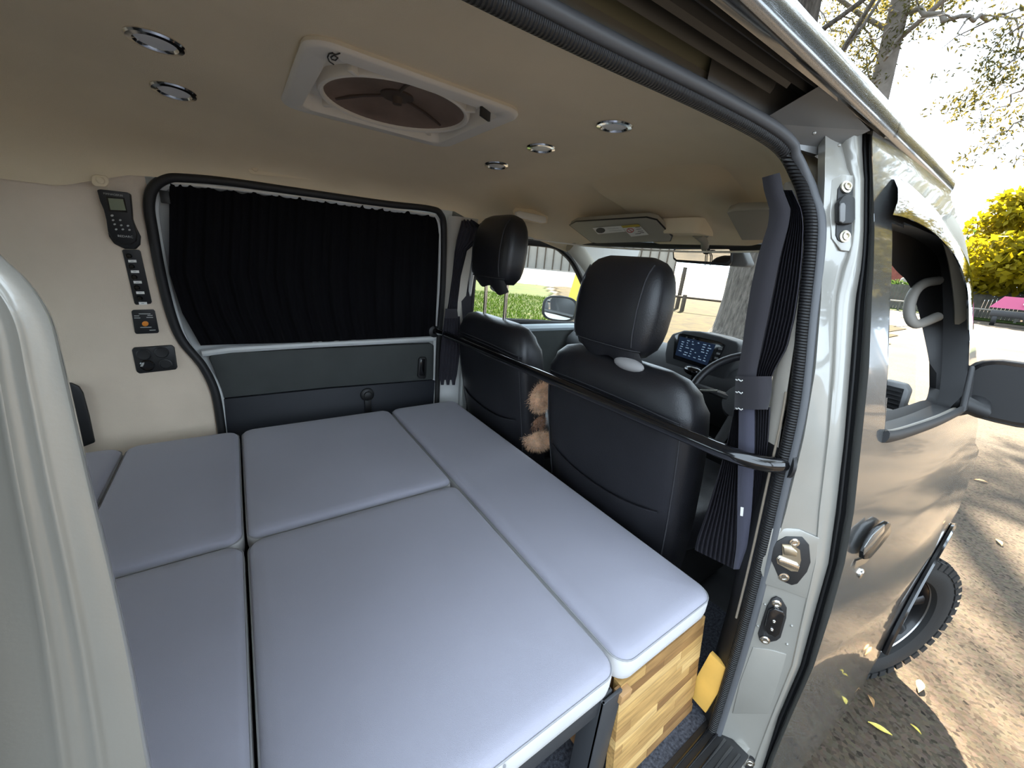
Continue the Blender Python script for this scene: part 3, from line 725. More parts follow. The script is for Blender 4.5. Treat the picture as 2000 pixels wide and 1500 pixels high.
# ---- jamb hardware
def frame_at(p0, pr, pu):
    r_ = Vector(pr)-Vector(p0); r_.normalize(); u_ = Vector(pu)-Vector(p0); u_ -= r_*u_.dot(r_); u_.normalize(); n_ = r_.cross(u_)
    if n_.dot(Vector(CAM)-Vector(p0)) < 0: n_ = -n_
    return r_, u_, n_
def plate_px(name, poly, h, m, parent, bevel=.0015, lift=.0, sm=True):
    c = np.mean(np.array(poly), 0)
    P0 = jamb_pt(*c); r_, u_, n_ = frame_at(P0, jamb_pt(c[0]+6, c[1]), jamb_pt(c[0], c[1]-30))
    # intersect pixel rays with the local tangent plane
    out = []
    for px, py in poly:
        d = Vector(ray(px, py)); t = (Vector(P0)+n_*lift-Vector(CAM)).dot(n_)/d.dot(n_); out.append(Vector(CAM)+d*t)
    return build(name, G().prism(out, n_*h), m, parent, bevel=bevel, smooth=sm)
def bolt_px(name, px, py, rpx, parent, m=None, lift=.003, h=.006):
    P0 = jamb_pt(px, py); r_, u_, n_ = frame_at(P0, jamb_pt(px+6, py), jamb_pt(px, py-30))
    rr_ = rpx*np.linalg.norm(np.array(P0)-CAM)/F_PX*.92*.74
    o = build(name, G().lathe(Vector(P0)+n_*lift, n_, [(rr_, 0), (rr_, h*.45), (rr_*.72, h*.6), (rr_*.68, h), (rr_*.45, h), (rr_*.40, h*.6), (.0004, h*.6)], 20), m or m_steel, parent); return o
def circ_px(cx, cy, rx, ry, n=18, tilt=0): return [(cx+rx*math.cos(2*math.pi*k/n)+tilt*math.sin(2*math.pi*k/n), cy+ry*math.sin(2*math.pi*k/n)) for k in range(n)]
jp = thing('jamb_pressings', jamb_pt(1540, 1090), 'raised pressed panels stamped into the silver pillar', 'pressing')
plate_px('pressing', [(1498, 1036), (1512, 1028), (1560, 1032), (1600, 1050), (1596, 1062), (1590, 1120), (1578, 1168), (1568, 1166), (1528, 1150), (1494, 1140), (1484, 1112), (1490, 1072)], .0035, m_jamb, jp, .003, -.0015)
plate_px('pressing', [(1622, 352), (1640, 342), (1668, 344), (1672, 360), (1670, 455), (1656, 492), (1640, 490), (1622, 466), (1618, 420)], .003, m_jamb, jp, .0028, -.0018)
plate_px('pressing', [(1470, 1262), (1500, 1266), (1536, 1276), (1530, 1300), (1500, 1392), (1430, 1392), (1445, 1330)], .003, m_jamb, jp, .0028, -.0018)
P0 = jamb_pt(1648, 418)
t1 = thing('door_contact', P0, 'long black contact plate with two bolts near the top of the pillar', 'contact plate')
plate_px('base_plate', [(1640, 360), (1650, 355), (1659, 358), (1664, 367), (1663, 400), (1661, 460), (1655, 471), (1643, 475), (1634, 470), (1630, 460), (1632, 400), (1634, 370)], .003, m_black_pl, t1)
plate_px('socket', [(1637, 388), (1644, 384), (1655, 385), (1661, 391), (1661, 432), (1655, 440), (1636, 440), (1630, 434), (1630, 398)], .009, m_black_pl, t1, .002, .003)
plate_px('contact_tongue', [(1640, 398), (1646, 397), (1649, 402), (1648, 432), (1643, 436), (1638, 433), (1638, 404)], .003, m_dashgrey, t1, .001, .012)
bolt_px('bolt', 1648, 368, 12, t1); bolt_px('bolt', 1645, 463, 12, t1)
P0 = jamb_pt(1545, 1092)
t2 = thing('door_striker', P0, 'octagonal black striker plate with silver latch mouth', 'striker')
plate_px('base_plate', [(1534, 1046), (1566, 1047), (1579, 1062), (1582, 1096), (1575, 1115), (1556, 1138), (1545, 1141), (1522, 1131), (1514, 1112), (1505, 1092), (1508, 1068), (1516, 1056)], .004, m_black_pl, t2)
plate_px('latch_mouth', [(1527, 1062), (1548, 1063), (1562, 1074), (1564, 1094), (1558, 1116), (1545, 1115), (1518, 1100), (1516, 1090), (1522, 1084), (1528, 1084)], .001, m_steel, t2, .0, .0045)
plate_px('latch_bar', [(1518, 1090), (1523, 1087), (1560, 1102), (1557, 1112), (1520, 1099)], .006, m_chrome, t2, .0015, .005)
plate_px('latch_post', [(1529, 1066), (1545, 1067), (1556, 1076), (1554, 1086), (1530, 1082)], .004, m_steel, t2, .0015, .005)
bolt_px('screw', 1549, 1057, 10, t2, m_chrome, .004, .004); bolt_px('screw', 1529, 1124, 10, t2, m_chrome, .004, .004)
P0 = jamb_pt(1508, 1210)
t3 = thing('wiring_contact', P0, 'small black wiring contact with two bolts below the striker', 'contact plate')
plate_px('base_plate', [(1507, 1167), (1516, 1163), (1526, 1168), (1536, 1185), (1535, 1205), (1524, 1243), (1516, 1249), (1492, 1254), (1483, 1249), (1480, 1236), (1490, 1205), (1497, 1183)], .004, m_black_pl, t3)
plate_px('socket', [(1500, 1188), (1512, 1182), (1527, 1188), (1530, 1196), (1520, 1232), (1512, 1238), (1497, 1232), (1492, 1218)], .010, m_black_gloss, t3, .002, .004)
for q in ((1508, 1203), (1504, 1219)): bolt_px('contact_pin', q[0], q[1], 3.2, t3, m_chrome, .014, .003)
bolt_px('bolt', 1515, 1175, 9, t3, m_chrome, .004); bolt_px('bolt', 1493, 1246, 9, t3, m_chrome, .004)
t4 = thing('sill_screw', jamb_pt(1463, 1488), 'screw in a black washer at the foot of the pillar', 'screw')
plate_px('washer', circ_px(1463, 1488, 12, 13), .002, m_black_pl, t4, 0); bolt_px('head', 1464, 1488, 8, t4, m_chrome, .002, .003)
for k, (px, py) in enumerate([(1546, 1222), (1537, 1258), (1494, 1180), (1480, 1222), (1638, 284), (1590, 260)]):
    p = jamb_pt(px, py); tag(build('spot_weld', G().ball((0, 0, 0), (.003, .003, .003), 8, 6), m_jamb, None), 'tiny weld dimple in the silver pillar', 'weld', 'weld dimples in the pillar').location = p

# ================================================================== BED
ZB = .905
def cushion(name, x0, x1, y0, y1, label, th=.072, r=.035, z=ZB, seam=True):
    cx, cy = (x0+x1)/2, (y0+y1)/2; t = thing(name, (cx, cy, z-th), label, 'cushion', 'grey bed cushions')
    w_, h_ = x1-x0-.006, y1-y0-.006
    def ring(ins, zz):
        return [(cx+a, cy+b, zz) for a, b in rrect(w_-2*ins, h_-2*ins, max(r-ins*.6, .004), 6)]
    build('side_band', G().loft([ring(.012, z-th), ring(.002, z-th+.010), ring(0, z-th+.025), ring(0, z-.024), ring(.003, z-.014)], cap=True), m_bed_side, t, angle=75)
    rings = [ring(.003, z-.014), ring(.008, z-.006), ring(.016, z-.0015), ring(.035, z+.0005)]
    for k in range(1, 8): rings.append(ring(.035+(min(w_, h_)/2-.04)*k/7.3, z+.0005+.004*math.sin(math.pi/2*k/7)))
    build('top_panel', G().loft(rings), m_bed, t, angle=75)
    if seam: build('seam', G().tube(ring(.0015, z-.0145), .0016, 6, closed=True), mat('seam_grey', (.30, .30, .31), .9) if 'seam_grey' not in bpy.data.materials else bpy.data.materials['seam_grey'], t)
    return t
XS = (-.355, -.049, .502, .828); YS = (.268, .945, 1.612)
cushion('bed_cushion', XS[2], XS[3], YS[0], YS[2], 'long narrow grey cushion across the van behind the seats')
cushion('bed_cushion', XS[1], XS[2], YS[1], YS[2], 'square grey cushion below the curtained window beside the long cushion')
cs = cushion('bed_cushion', XS[1], XS[2], YS[0], YS[1], 'large grey cushion overhanging the wooden box at the door')
build('band_seam', G().tube([(.245, YS[0]+.001, ZB-.07), (.245, YS[0]+.001, ZB-.018)], .0018, 6), bpy.data.materials['seam_grey'], cs)
cushion('bed_cushion', XS[0], XS[1], YS[1], YS[2], 'grey cushion below the switch panels on the beige wall')
cushion('bed_cushion', XS[0]-.35, XS[1], YS[0], YS[1], 'grey cushion beside the opened door edge')
cushion('bed_cushion', -.72, XS[0], YS[1], YS[2], 'grey cushion at the back by the black wall panel')

# bed frame of steel angle
fr = thing('bed_platform', (.2, .6, .55), 'charcoal steel frame carrying the bed cushions', 'bed frame')
build('edge_rail', G().box((.0, .292, ZB-.095), (1.0, .028, .044)), m_framegrey, fr, bevel=.002)
build('cross_rail', G().box((.485, .93, ZB-.095), (.028, 1.3, .044)), m_framegrey, fr, bevel=.002)
g = G(); g.box((.492, .272, .68), (.052, .006, .30)); g.box((.469, .292, .68), (.006, .045, .30))
build('post', g, m_framegrey, fr, bevel=.001)
build('back_rail', G().box((-.16, 1.59, ZB-.095), (1.3, .028, .044)), m_framegrey, fr, bevel=.002)
build('support_slats', G().box((-.1, .95, ZB-.081), (1.2, 1.28, .014)), m_black_pl, fr)

# wooden storage box of glued staves
bx_ = thing('storage_box', (.67, .9, .55), 'butcher block wooden box under the long cushion', 'box')
zt_, zb_ = ZB-.078, .552
def face_y(z): return .243+(.276-.243)*(z-zb_)/(zt_-zb_)
n_r = 12; rh = (zt_-zb_)/n_r; rs = random.Random(5)
for i in range(n_r):
    z0 = zb_+rh*i; x = .522-rs.uniform(0, .16)
    while x < .822:
        L = rs.uniform(.10, .26); xa, xb = max(x, .522), min(x+L, .822)
        if xb-xa > .01:
            ya = face_y(z0+rh/2)+rs.uniform(0, .0008)
            e_ = rs.uniform(0, .0007); za, zb2 = z0+.0003, z0+rh-.0003
            build('stave', G().prism([(xa+.0003, face_y(za)+e_, za), (xb-.0003, face_y(za)+e_, za), (xb-.0003, face_y(zb2)+e_, zb2), (xa+.0003, face_y(zb2)+e_, zb2)], (0, .018, 0)), m_wood, bx_, smooth=False)
        x += L
build('end_panel', G().box((.530, .95, (zt_+zb_)/2), (.018, 1.30, zt_-zb_)), m_woodd, bx_, bevel=.001)
build('lid', G().box((.675, .95, zt_+.0005), (.30, 1.28, .006)), m_woodd, bx_)
for i in range(8):
    z0 = zb_+(zt_-zb_)/8*(i+.5)
    build('end_stave', G().box((.5195, .62, z0), (.004, .62, (zt_-zb_)/8-.001)), m_woodd, bx_, smooth=False)
tag(build('plywood_strip', G().box((.836, .232, .655), (.012, .050, .16), Matrix.Rotation(.12, 3, 'X')), m_ply, None, bevel=.001), 'orange plywood offcut standing beside the wooden box', 'plywood')
# corner bracket of the box
tag(build('corner_block', G().box((.525, .272, .812), (.030, .020, .022)), m_woodd, None, bevel=.001), 'small brown block at the corner under the long cushion', 'block')
# scuff plate
sc = thing('step_plate', (.62, .165, .55), 'black ribbed step plate at the door sill', 'step plate')
build('plate', G().box((.45, .165, .548), (.80, .095, .012)), m_black_pl, sc, bevel=.003)
for k in range(5): build('rib', G().box((.45, .130+.017*k, .556), (.76, .006, .005)), m_black_gloss, sc, bevel=.001)

# ================================================================== SEATS
def ring_h(cx, cy, z, hd, hw, e=3.6, n=36, tilt=0.0):
    return [(cx+a, cy+b, z+tilt*a) for a, b in superell(hd, hw, e, n)]
def seat(cy, label, hr_dz, hr_cy, hr_rise, grp):
    t = thing('van_seat', (1.15, cy, .55), label, 'seat')
    S = [(.60, .985, .055, .215), (.66, .975, .068, .235), (.80, .952, .076, .252), (.95, .925, .080, .262), (1.10, .897, .080, .266), (1.20, .880, .077, .265), (1.27, .869, .072, .258), (1.315, .863, .060, .240), (1.342, .861, .042, .208), (1.354, .861, .018, .165)]
    zz = [s_[0] for s_ in S]; rings = []
    for z in np.concatenate([np.linspace(.60, 1.27, 16), [1.295, 1.315, 1.33, 1.342, 1.349, 1.354]]):
        cx, hd, hw = [interp(z, zz, [s_[k] for s_ in S]) for k in (1, 2, 3)]
        rings.append(ring_h(cx, cy, z, hd, hw, 4.2 if z < 1.28 else 3.2))
    back = build('backrest', G().loft(rings), m_leather, t, angle=80)
    def rear(y, z, lift=.0015):
        cx, hd, hw = [interp(z, zz, [s_[k] for s_ in S]) for k in (1, 2, 3)]
        yy = min(abs(y-cy)/hw, .999); return (cx-hd*(1-yy**4.2)**(1/4.2)-lift, y, z)
    # stitched seams across the shoulders and down the sides
    for dz in (0, -.012):
        build('seam', G().tube([rear(cy+s_*.25, 1.262+dz-.012*abs(s_)**3) for s_ in np.linspace(-1, 1, 24)], .0016, 6), m_dthread, back)
    for s_ in (-1, 1):
        build('seam', G().tube([rear(cy+s_*(interp(z, zz, [q[3] for q in S])-.022), z) for z in np.linspace(.66, 1.255, 16)], .0018, 6), m_dthread, back)
    # map pocket
    rr_ = []
    for z in np.linspace(.64, .985, 10):
        rr_.append([tuple(np.array(rear(cy+s_*.215, z-.035*(1-s_*s_)*(z-.64)/.345))+np.array([-.010*(1-s_**4)*min(1, (1.0-z)*3+.35), 0, 0])) for s_ in np.linspace(-1, 1, 15)])
    build('map_pocket', G().grid(rr_), m_leather, back, angle=80)
    build('pocket_hem', G().tube(rr_[-1], .003, 6), m_leather, back)
    # seat cushion and base
    rings = [[(1.20+a*k, cy+b*k, z) for a, b in superell(.25, .25, 4, 32)] for z, k in ((.78, .93), (.80, .98), (.86, 1.0), (.91, .97), (.925, .86), (.93, .4))]
    build('seat_cushion', G().loft(rings), m_leather, t, angle=80)
    build('seat_base', G().box((1.18, cy, .66), (.46, .44, .22)), m_black_pl, t, bevel=.02)
    # headrest
    z0 = 1.365+hr_dz
    H = [(0, .862, .040, .105), (.02, .862, .054, .128), (.06, .864, .062, .142), (.13, .868, .064, .146), (.19, .873, .060, .138), (.225, .876, .050, .122), (.245, .878, .036, .100), (.254, .878, .016, .07)]
    hz = [h[0] for h in H]; rings = []
    for z in np.concatenate([np.linspace(0, .2, 9), [.215, .23, .242, .25, .254]]):
        cx, hd, hw = [interp(z, hz, [h[k] for h in H]) for k in (1, 2, 3)]; rings.append(ring_h(cx, hr_cy, z0+z, hd, hw, 3.4, 40))
    hr = build('headrest', G().loft(rings), m_leather, t, angle=80)
    def hrear(y, z, lift=.0015):
        cx, hd, hw = [interp(z-z0, hz, [h[k] for h in H]) for k in (1, 2, 3)]
        yy = min(abs(y-hr_cy)/hw, .995); return (cx-hd*(1-yy**3.4)**(1/3.4)-lift, y, z)
    build('seam', G().tube([hrear(hr_cy-.100, z0+z) for z in np.linspace(.03, .235, 12)], .0022, 6), m_dthread, hr)
    build('seam', G().tube([hrear(hr_cy+.115, z0+z) for z in np.linspace(.03, .225, 12)], .0018, 6), m_dthread, hr)
    build('seam', G().tube([hrear(y, z0+.022) for y in np.linspace(hr_cy-.12, hr_cy+.125, 14)], .0016, 6), m_dthread, hr)
    # loose skirt of the cover and pale foam tab under the headrest
    rr_ = []
    for k in range(9):
        q = k/8; rr_.append([(hrear(hr_cy-.10+.16*s_, z0+.02)[0]+.004+.012*q, hr_cy-.10+.16*s_-.02*q*(1-s_), z0+.018-(.045+.012*math.sin(9*s_))*q*(1.1-.5*s_)) for s_ in np.linspace(-.1, 1.25, 18)])
    build('cover_skirt', G().grid(rr_), m_leather, hr, angle=80)
    pz = z0-.012
    build('foam_tab', G().ball((.822 if hr_dz < .05 else .842, hr_cy-(.095 if hr_dz < .05 else .05), pz-.004), (.018, .048, .017), 18, 10), mat('pale_foam', (.30, .29, .29), .9) if 'pale_foam' not in bpy.data.materials else bpy.data.materials['pale_foam'], hr)
    for s_ in (-1, 1):
        build('headrest_post', G().tube([(.868, hr_cy+s_*.078, 1.33), (.868, hr_cy+s_*.078, z0+.03)], .0075, 10), m_chrome, hr)
    return t
seat(.678, 'black leather driver seat with low headrest behind the steering wheel', 0.0, .715, 0, None)
seat(1.335, 'black leather passenger seat with raised headrest on chrome posts', .125, 1.365, .1, None)

# ---- restraint bar across the van
pth = smooth_path([(.755, 1.72, 1.225), (.765, 1.60, 1.232), (.765, .90, 1.243), (.765, .42, 1.252), (.770, .32, 1.252), (.787, .262, 1.252), (.815, .238, 1.252), (.835, .232, 1.252)], 8)
br = thing('restraint_bar', (.765, .95, 1.2), 'glossy black tube bar running behind both seats', 'bar')
build('tube', G().tube(pth, .0155, 14), m_black_gloss, br)
build('end_flange', G().lathe((.84, .230, 1.252), (.7, -.7, 0), [(.028, 0), (.028, .006), (.02, .01)], 20), m_black_pl, br)
build('end_flange', G().lathe((.755, 1.715, 1.225), (0, 1, 0), [(.028, 0), (.028, -.006), (.02, -.01)], 20), m_black_pl, br)

# ================================================================== CURTAINS
# window curtain
wcur = thing('window_curtain', UL(600, 670), 'black gathered curtain drawn over the left window', 'curtain')
def wc_pt(u, v, extra=0):
    lx = interp(v, [0, .55, .8, 1], [331, 330, 356, 392]); rx = interp(v, [0, 1], [859, 850])
    ty = interp(u, [0, .22, .5, .78, 1], [357, 373, 388, 407, 424]); by = interp(u, [0, .1, .5, 1], [675, 673, 668, 656])
    px = lx+(rx-lx)*u; py = ty+(by-ty)*v
    a = 44*math.pi*u
    py += (3.0*math.sin(a*.55) if v == 0 else 0)
    wv = .010*math.sin(a*.55+1.6*math.sin(2.2*v+5*u))*(.45+.55*v)+.006*math.sin(a*1.35+3*v)+.012*math.sin(math.pi*v)
    return UL(px, py, -.004+.010-wv-.012*math.sin(math.pi*v))
build('cloth', G().grid([[wc_pt(u, v) for u in np.linspace(0, 1, 170)] for v in np.linspace(0, 1, 26)]), m_blackfab, wcur, angle=120)
build('top_rail', G().tube([UL(px, py, .004) for px, py in [(335, 356), (450, 368), (600, 385), (750, 404), (850, 420)]], .004, 8), m_vent, wcur)
p = UL(331, 386, -.005); build('side_clip', G().box((p[0]-.01, p[1], p[2]), (.022, .012, .035)), m_black_pl, wcur, bevel=.002)

# pleated front curtain, right side
CL = [(345, 1488, 1522, 1526), (372, 1492, 1530, 1548), (410, 1503, 1545, 1566), (440, 1500, 1540, 1570), (500, 1480, 1524, 1568), (560, 1467, 1512, 1562), (620, 1457, 1500, 1553), (680, 1449, 1487, 1538), (725, 1441, 1478, 1512), (742, 1439, 1476, 1506)]
def cl(py, k): return interp(py, [c[0] for c in CL], [c[k] for c in CL])
rc = thing('front_curtain', U(1440, 1110, x=.84), 'charcoal pleated curtain tied back at the right door pillar', 'curtain', 'tied back front curtains')
xt = lambda py: interp(py, [345, 740, 1120], [.800, .815, .848])
pys = list(np.linspace(347, 745, 34))
build('leading_band', G().grid([[U(cl(py, 1)+(cl(py, 2)-cl(py, 1))*s_, py+(-10*s_ if py < 360 else 0), x=xt(py)-.006*math.sin(math.pi*s_)) for s_ in np.linspace(0, 1, 7)] for py in pys]), m_greyband, rc, angle=80)
n_p = 8; rr = []
for py in pys[2:]:
    r_ = []
    for k in range(n_p*6+1):
        s_ = k/(n_p*6); ph = abs(((s_*n_p) % 1)*2-1)
        r_.append(U(cl(py, 2)-2+(cl(py, 3)-cl(py, 2)+2)*s_, py, x=xt(py)+.003+.022*ph))
    rr.append(r_)
build('pleats', G().grid(rr), m_greyfab, rc, angle=25)
LL = [(800, 1434, 1443, 1474, 1506), (860, 1421, 1442, 1474, 1502), (930, 1402, 1441, 1472, 1494), (1000, 1380, 1440, 1468, 1482), (1050, 1362, 1439, 1462, 1470), (1070, 1357, 1438, 1459, 1464), (1112, 1352, 1432, 1444, 1450)]
def ll(py, k): return interp(py, [c[0] for c in LL], [c[k] for c in LL])
pys2 = list(np.linspace(795, 1112, 26)); rr = []; n_p = 9
for i, py in enumerate(pys2):
    r_ = []
    for k in range(n_p*6+1):
        s_ = k/(n_p*6); ph = abs(((s_*n_p) % 1)*2-1)
        yy = py-(38*(1-s_)*max(0, (py-1000)/112)) ; r_.append(U(ll(yy, 1)+(ll(yy, 2)+2-ll(yy, 1))*s_, yy, x=xt(py)+.003+.024*ph))
    rr.append(r_)
build('pleats', G().grid(rr), m_greyfab, rc, angle=25)
build('middle_band', G().grid([[U(ll(py, 2)+(ll(py, 3)-ll(py, 2))*s_, py, x=xt(py)-.005*math.sin(math.pi*s_)) for s_ in np.linspace(0, 1, 6)] for py in pys2]), m_greyband2, rc, angle=80)
rr = []
for py in pys2[:-2]:
    rr.append([U(ll(py, 3)-1+(ll(py, 4)-ll(py, 3))*k/36, py, x=xt(py)+.006+.013*abs(((k/6) % 1)*2-1)) for k in range(37)])
build('pleats', G().grid(rr), m_greyfab, rc, angle=25)
tie = build('tie_band', G().loft([[U(px, py, x=xt(py)+dx) for px, dx in ((lx, .028), (lx-1, -.004), ((lx+mx_)/2, -.014), (mx_, -.016), ((mx_+rx)/2, -.012), (rx, -.002), (rx, .028))] for py, lx, mx_, rx in ((735, 1438, 1476, 1508), (770, 1436, 1479, 1507), (800, 1435, 1478, 1500))], cap=False), m_greyband, rc, angle=60)
for py in (741, 765, 797):
    build('stitching', G().tube([U(1437+k*2.6, py+math.sin(k*2.1)*1.5+k*.6, x=xt(py)-.010-.0012*k) for k in range(6)], .0012, 5), m_stitch, tie)
build('care_tag', G().prism([U(px, py, x=.833) for px, py in [(1447, 990), (1453, 991), (1451, 1008), (1446, 1007)]], (-.001, 0, 0)), m_label, rc)

# pleated front curtain, left side
lc = thing('front_curtain', U(872, 750, y=1.64), 'charcoal curtain tied back beside the left window', 'curtain', 'tied back front curtains')
LC = [(430, 902, 925), (445, 898, 945), (468, 892, 938), (490, 888, 912), (540, 883, 900), (590, 876, 894), (612, 872, 893)]
rr = []
for py, a, b in LC: rr.append([U(a+(b-a)*k/24, py+(2*math.sin(k*.9) if py < 435 else 0), y=(1.575 if py < 480 else 1.60 if py < 520 else 1.615)-.010*abs(((k/4) % 1)*2-1)) for k in range(25)])
build('upper_pleats', G().grid(rr), m_greyfab, lc, angle=25)
rr = []
for py, a, b in [(618, 868, 898), (650, 864, 900), (690, 860, 898), (730, 858, 893), (752, 857, 890)]: rr.append([U(a+(b-a)*k/24, py-(10 if py > 740 and k % 8 < 3 else 0), y=1.615-.011*abs(((k/4) % 1)*2-1)) for k in range(25)])
build('lower_pleats', G().grid(rr), m_greyfab, lc, angle=25)
build('tie_band', G().loft([[U(px, py, y=1.610+dy) for px, dy in ((a, .02), (a, -.01), ((a+b)/2, -.018), (b, -.01), (b, .02))] for py, a, b in ((603, 870, 893), (622, 868, 895))], cap=False), m_greyband, lc)
# seat belt of the passenger side
sb = thing('seat_belt', U(915, 640, y=1.66), 'dark seat belt hanging from the left door pillar', 'seat belt')
build('strap', G().grid([[U(a, py, y=1.675), U(b, py, y=1.665)] for py, a, b in ((488, 894, 916), (520, 896, 917), (560, 899, 919), (600, 902, 921), (645, 905, 924))]), m_greyband, sb)
build('guide_loop', G().tube([U(px, py, y=1.66) for px, py in [(893, 505), (905, 511), (919, 506), (914, 490), (908, 482), (897, 487)]], .007, 8, closed=True), m_black_pl, sb)
build('anchor_bolt', G().lathe(U(908, 482, y=1.665), (0, -1, 0), [(.013, 0), (.013, .008), (.008, .011)], 14), m_black_pl, sb)
sb = thing('seat_belt', U(1512, 830, x=.90), 'dark seat belt by the driver seat and door pillar', 'seat belt')
build('strap', G().grid([[U(a, py, x=.90), U(b, py, x=.905)] for py, a, b in ((560, 1535, 1552), (700, 1512, 1538), (840, 1500, 1526), (960, 1488, 1510))]), m_greyband, sb)
build('buckle_tongue', G().box(U(1518, 812, x=.90), (.01, .03, .03)), m_black_pl, sb, bevel=.003)

# ================================================================== CEILING FITTINGS
def ceil_hit(px, py):
    z = 1.885
    for _ in range(6):
        p = U(px, py, z=z)
        row = ceil_row(p[0]); ys = [q[1] for q in row][::-1]; zs = [q[2] for q in row][::-1]; z = interp(p[1], ys, zs)
    return np.array([p[0], p[1], z])
LBL = ['ceiling downlight with chrome ring over the back of the bed', 'ceiling downlight with chrome ring over the back near the switch panels', 'ceiling downlight nearest the door opening in the row before the visors',
       'middle ceiling downlight of the row of three', 'ceiling downlight of the row of three nearest the curtained window']
for (px, py), lb in zip([(303, 79), (340, 178), (1200, 245), (1057, 288), (970, 322)], LBL):
    p = ceil_hit(px, py); q1 = ceil_hit(px+8, py); q2 = ceil_hit(px, py+8)
    n_ = Vector(np.cross(q1-p, q2-p)).normalized(); n_ = -n_ if n_.z > 0 else n_
    t = thing('downlight', p, lb, 'ceiling light', 'ceiling downlights')
    build('chrome_ring', G().lathe(p, n_, [(.041, -.001), (.0415, .002), (.039, .005), (.031, .006), (.028, .003), (.027, .001)], 36, cap=False), m_chrome, t)
    build('lens', G().lathe(p, n_, [(.028, -.001), (.028, .002), (.02, .0035), (.002, .004)], 32), m_lens, t)
# roof fan
zc = 1.888; fx, fy = FANC
fan = thing('roof_fan', (fx, fy, zc), 'square cream roof vent with round smoked dome', 'roof fan')
def ringsq(w_, h_, r, z, ox=0, oy=0): return [(fx+ox+a, fy+oy+b, z) for a, b in rrect(w_, h_, r, 8)]
g = G(); g.loft([ringsq(.422, .408, .045, zc+.004), ringsq(.426, .412, .047, zc-.003), ringsq(.420, .406, .045, zc-.008), ringsq(.410, .396, .042, zc-.0095), ringsq(.346, .332, .022, zc-.010), ringsq(.340, .326, .020, zc-.007), ringsq(.330, .316, .016, zc+.026)], cap=False)
build('frame', g, m_vent, fan, angle=45)
outer = []; inn = []
for k in range(64):
    a = 2*math.pi*k/64; c_, s_ = math.cos(a), math.sin(a); rr_ = min(.166/max(abs(c_), 1e-6), .159/max(abs(s_), 1e-6)); outer.append((fx+c_*rr_, fy+s_*rr_, zc+.022)); inn.append((fx+c_*.156, fy+s_*.156, zc+.012))
g = G(); g.loft([outer, inn], cap=False); build('inner_tray', g, m_vent, fan)
build('round_ring', G().lathe((fx, fy, zc), (0, 0, -1), [(.162, -.018), (.163, -.002), (.161, .004), (.157, .006), (.152, .004), (.150, .0), (.1495, -.004)], 64, cap=False), m_vent, fan)
dome = build('dome', G().lathe((fx, fy, zc), (0, 0, 1), [(.151, .001), (.14, .006), (.11, .014), (.06, .020), (.03, .022), (.004, .0225)], 48, cap=False), m_dome, fan)
build('motor_hub', G().lathe((fx, fy, zc+.022), (0, 0, -1), [(.036, -.002), (.036, .004), (.012, .005), (.010, .018), (.003, .019)], 28), m_domeline, dome)
for k in range(3):
    a = 2*math.pi*k/3+.4
    build('motor_arm', G().tube([(fx+math.cos(a)*r_, fy+math.sin(a)*r_, zc+.021-.8*r_*r_) for r_ in (.03, .08, .14)], .0035, 6), m_domeline, dome)
for k in range(4):
    a = 2*math.pi*(k+.5)/4; P = np.array([fx+math.cos(a)*.172, fy+math.sin(a)*.166, zc+.002])
    build('screen_clip', G().box(P, (.026, .011, .016), Matrix.Rotation(a, 3, 'Z')), m_vent, fan, bevel=.002)
p = U(948, 214, z=zc-.010); build('black_latch', G().box((p[0], p[1], zc-.012), (.036, .006, .030), Matrix.Rotation(.5, 3, 'Z')), m_black_pl, fan, bevel=.001)
# printed emblem in the corner of the frame
pz = zc-.0102
def onf(px, py): return tuple(U(px, py, z=pz-.0006))
for path in ([(640, 112), (643, 105), (650, 103)], [(640, 112), (643, 120), (652, 126)], [(648, 104), (656, 107), (664, 104)], [(646, 112), (652, 108), (660, 113), (655, 118), (648, 116), (646, 112)]):
    build('emblem_line', G().tube([onf(*q) for q in path], .0011, 5), m_print, fan)
# clip pads on the headliner above the window
for k, (px, py, hw, hh, lb) in enumerate([(548, 334, 64, 11, 'long felt covered pad above the curtained window'), (196, 352, 17, 11, 'small round clip pad above the remote control')]):
    P = [U(px+a, py+b+a*.10, y=1.585) for a, b in rrect(2*hw, 2*hh, hh*.9, 5)]
    t = thing('headliner_pad', P[0], lb, 'pad'); build('pad', G().prism(P, (0, -.006, -.003)), m_headliner, t, bevel=.004, seg=3)
    for dx in ((-50, 50) if k == 0 else (0,)):
        build('button', G().ball(U(px+dx, py+dx*.10, y=1.577), (.009, .005, .009), 12, 8), m_headliner, t)
# grab handle above the passenger door
gh = thing('grab_handle', U(1035, 422, y=1.47), 'folded beige grab handle above the passenger door', 'grab handle')
build('backing', G().prism([U(px, py, y=1.49) for px, py in [(1000, 412), (1006, 405), (1062, 412), (1070, 420), (1068, 436), (1058, 438), (1006, 428)]], (0, -.006, 0)), m_headliner, gh, bevel=.003)
build('grip', G().prism([U(px, py, y=1.482) for px, py in [(1004, 414), (1012, 412), (1062, 423), (1064, 435), (1056, 436), (1006, 424)]], (0, -.018, 0)), m_vent, gh, bevel=.006)

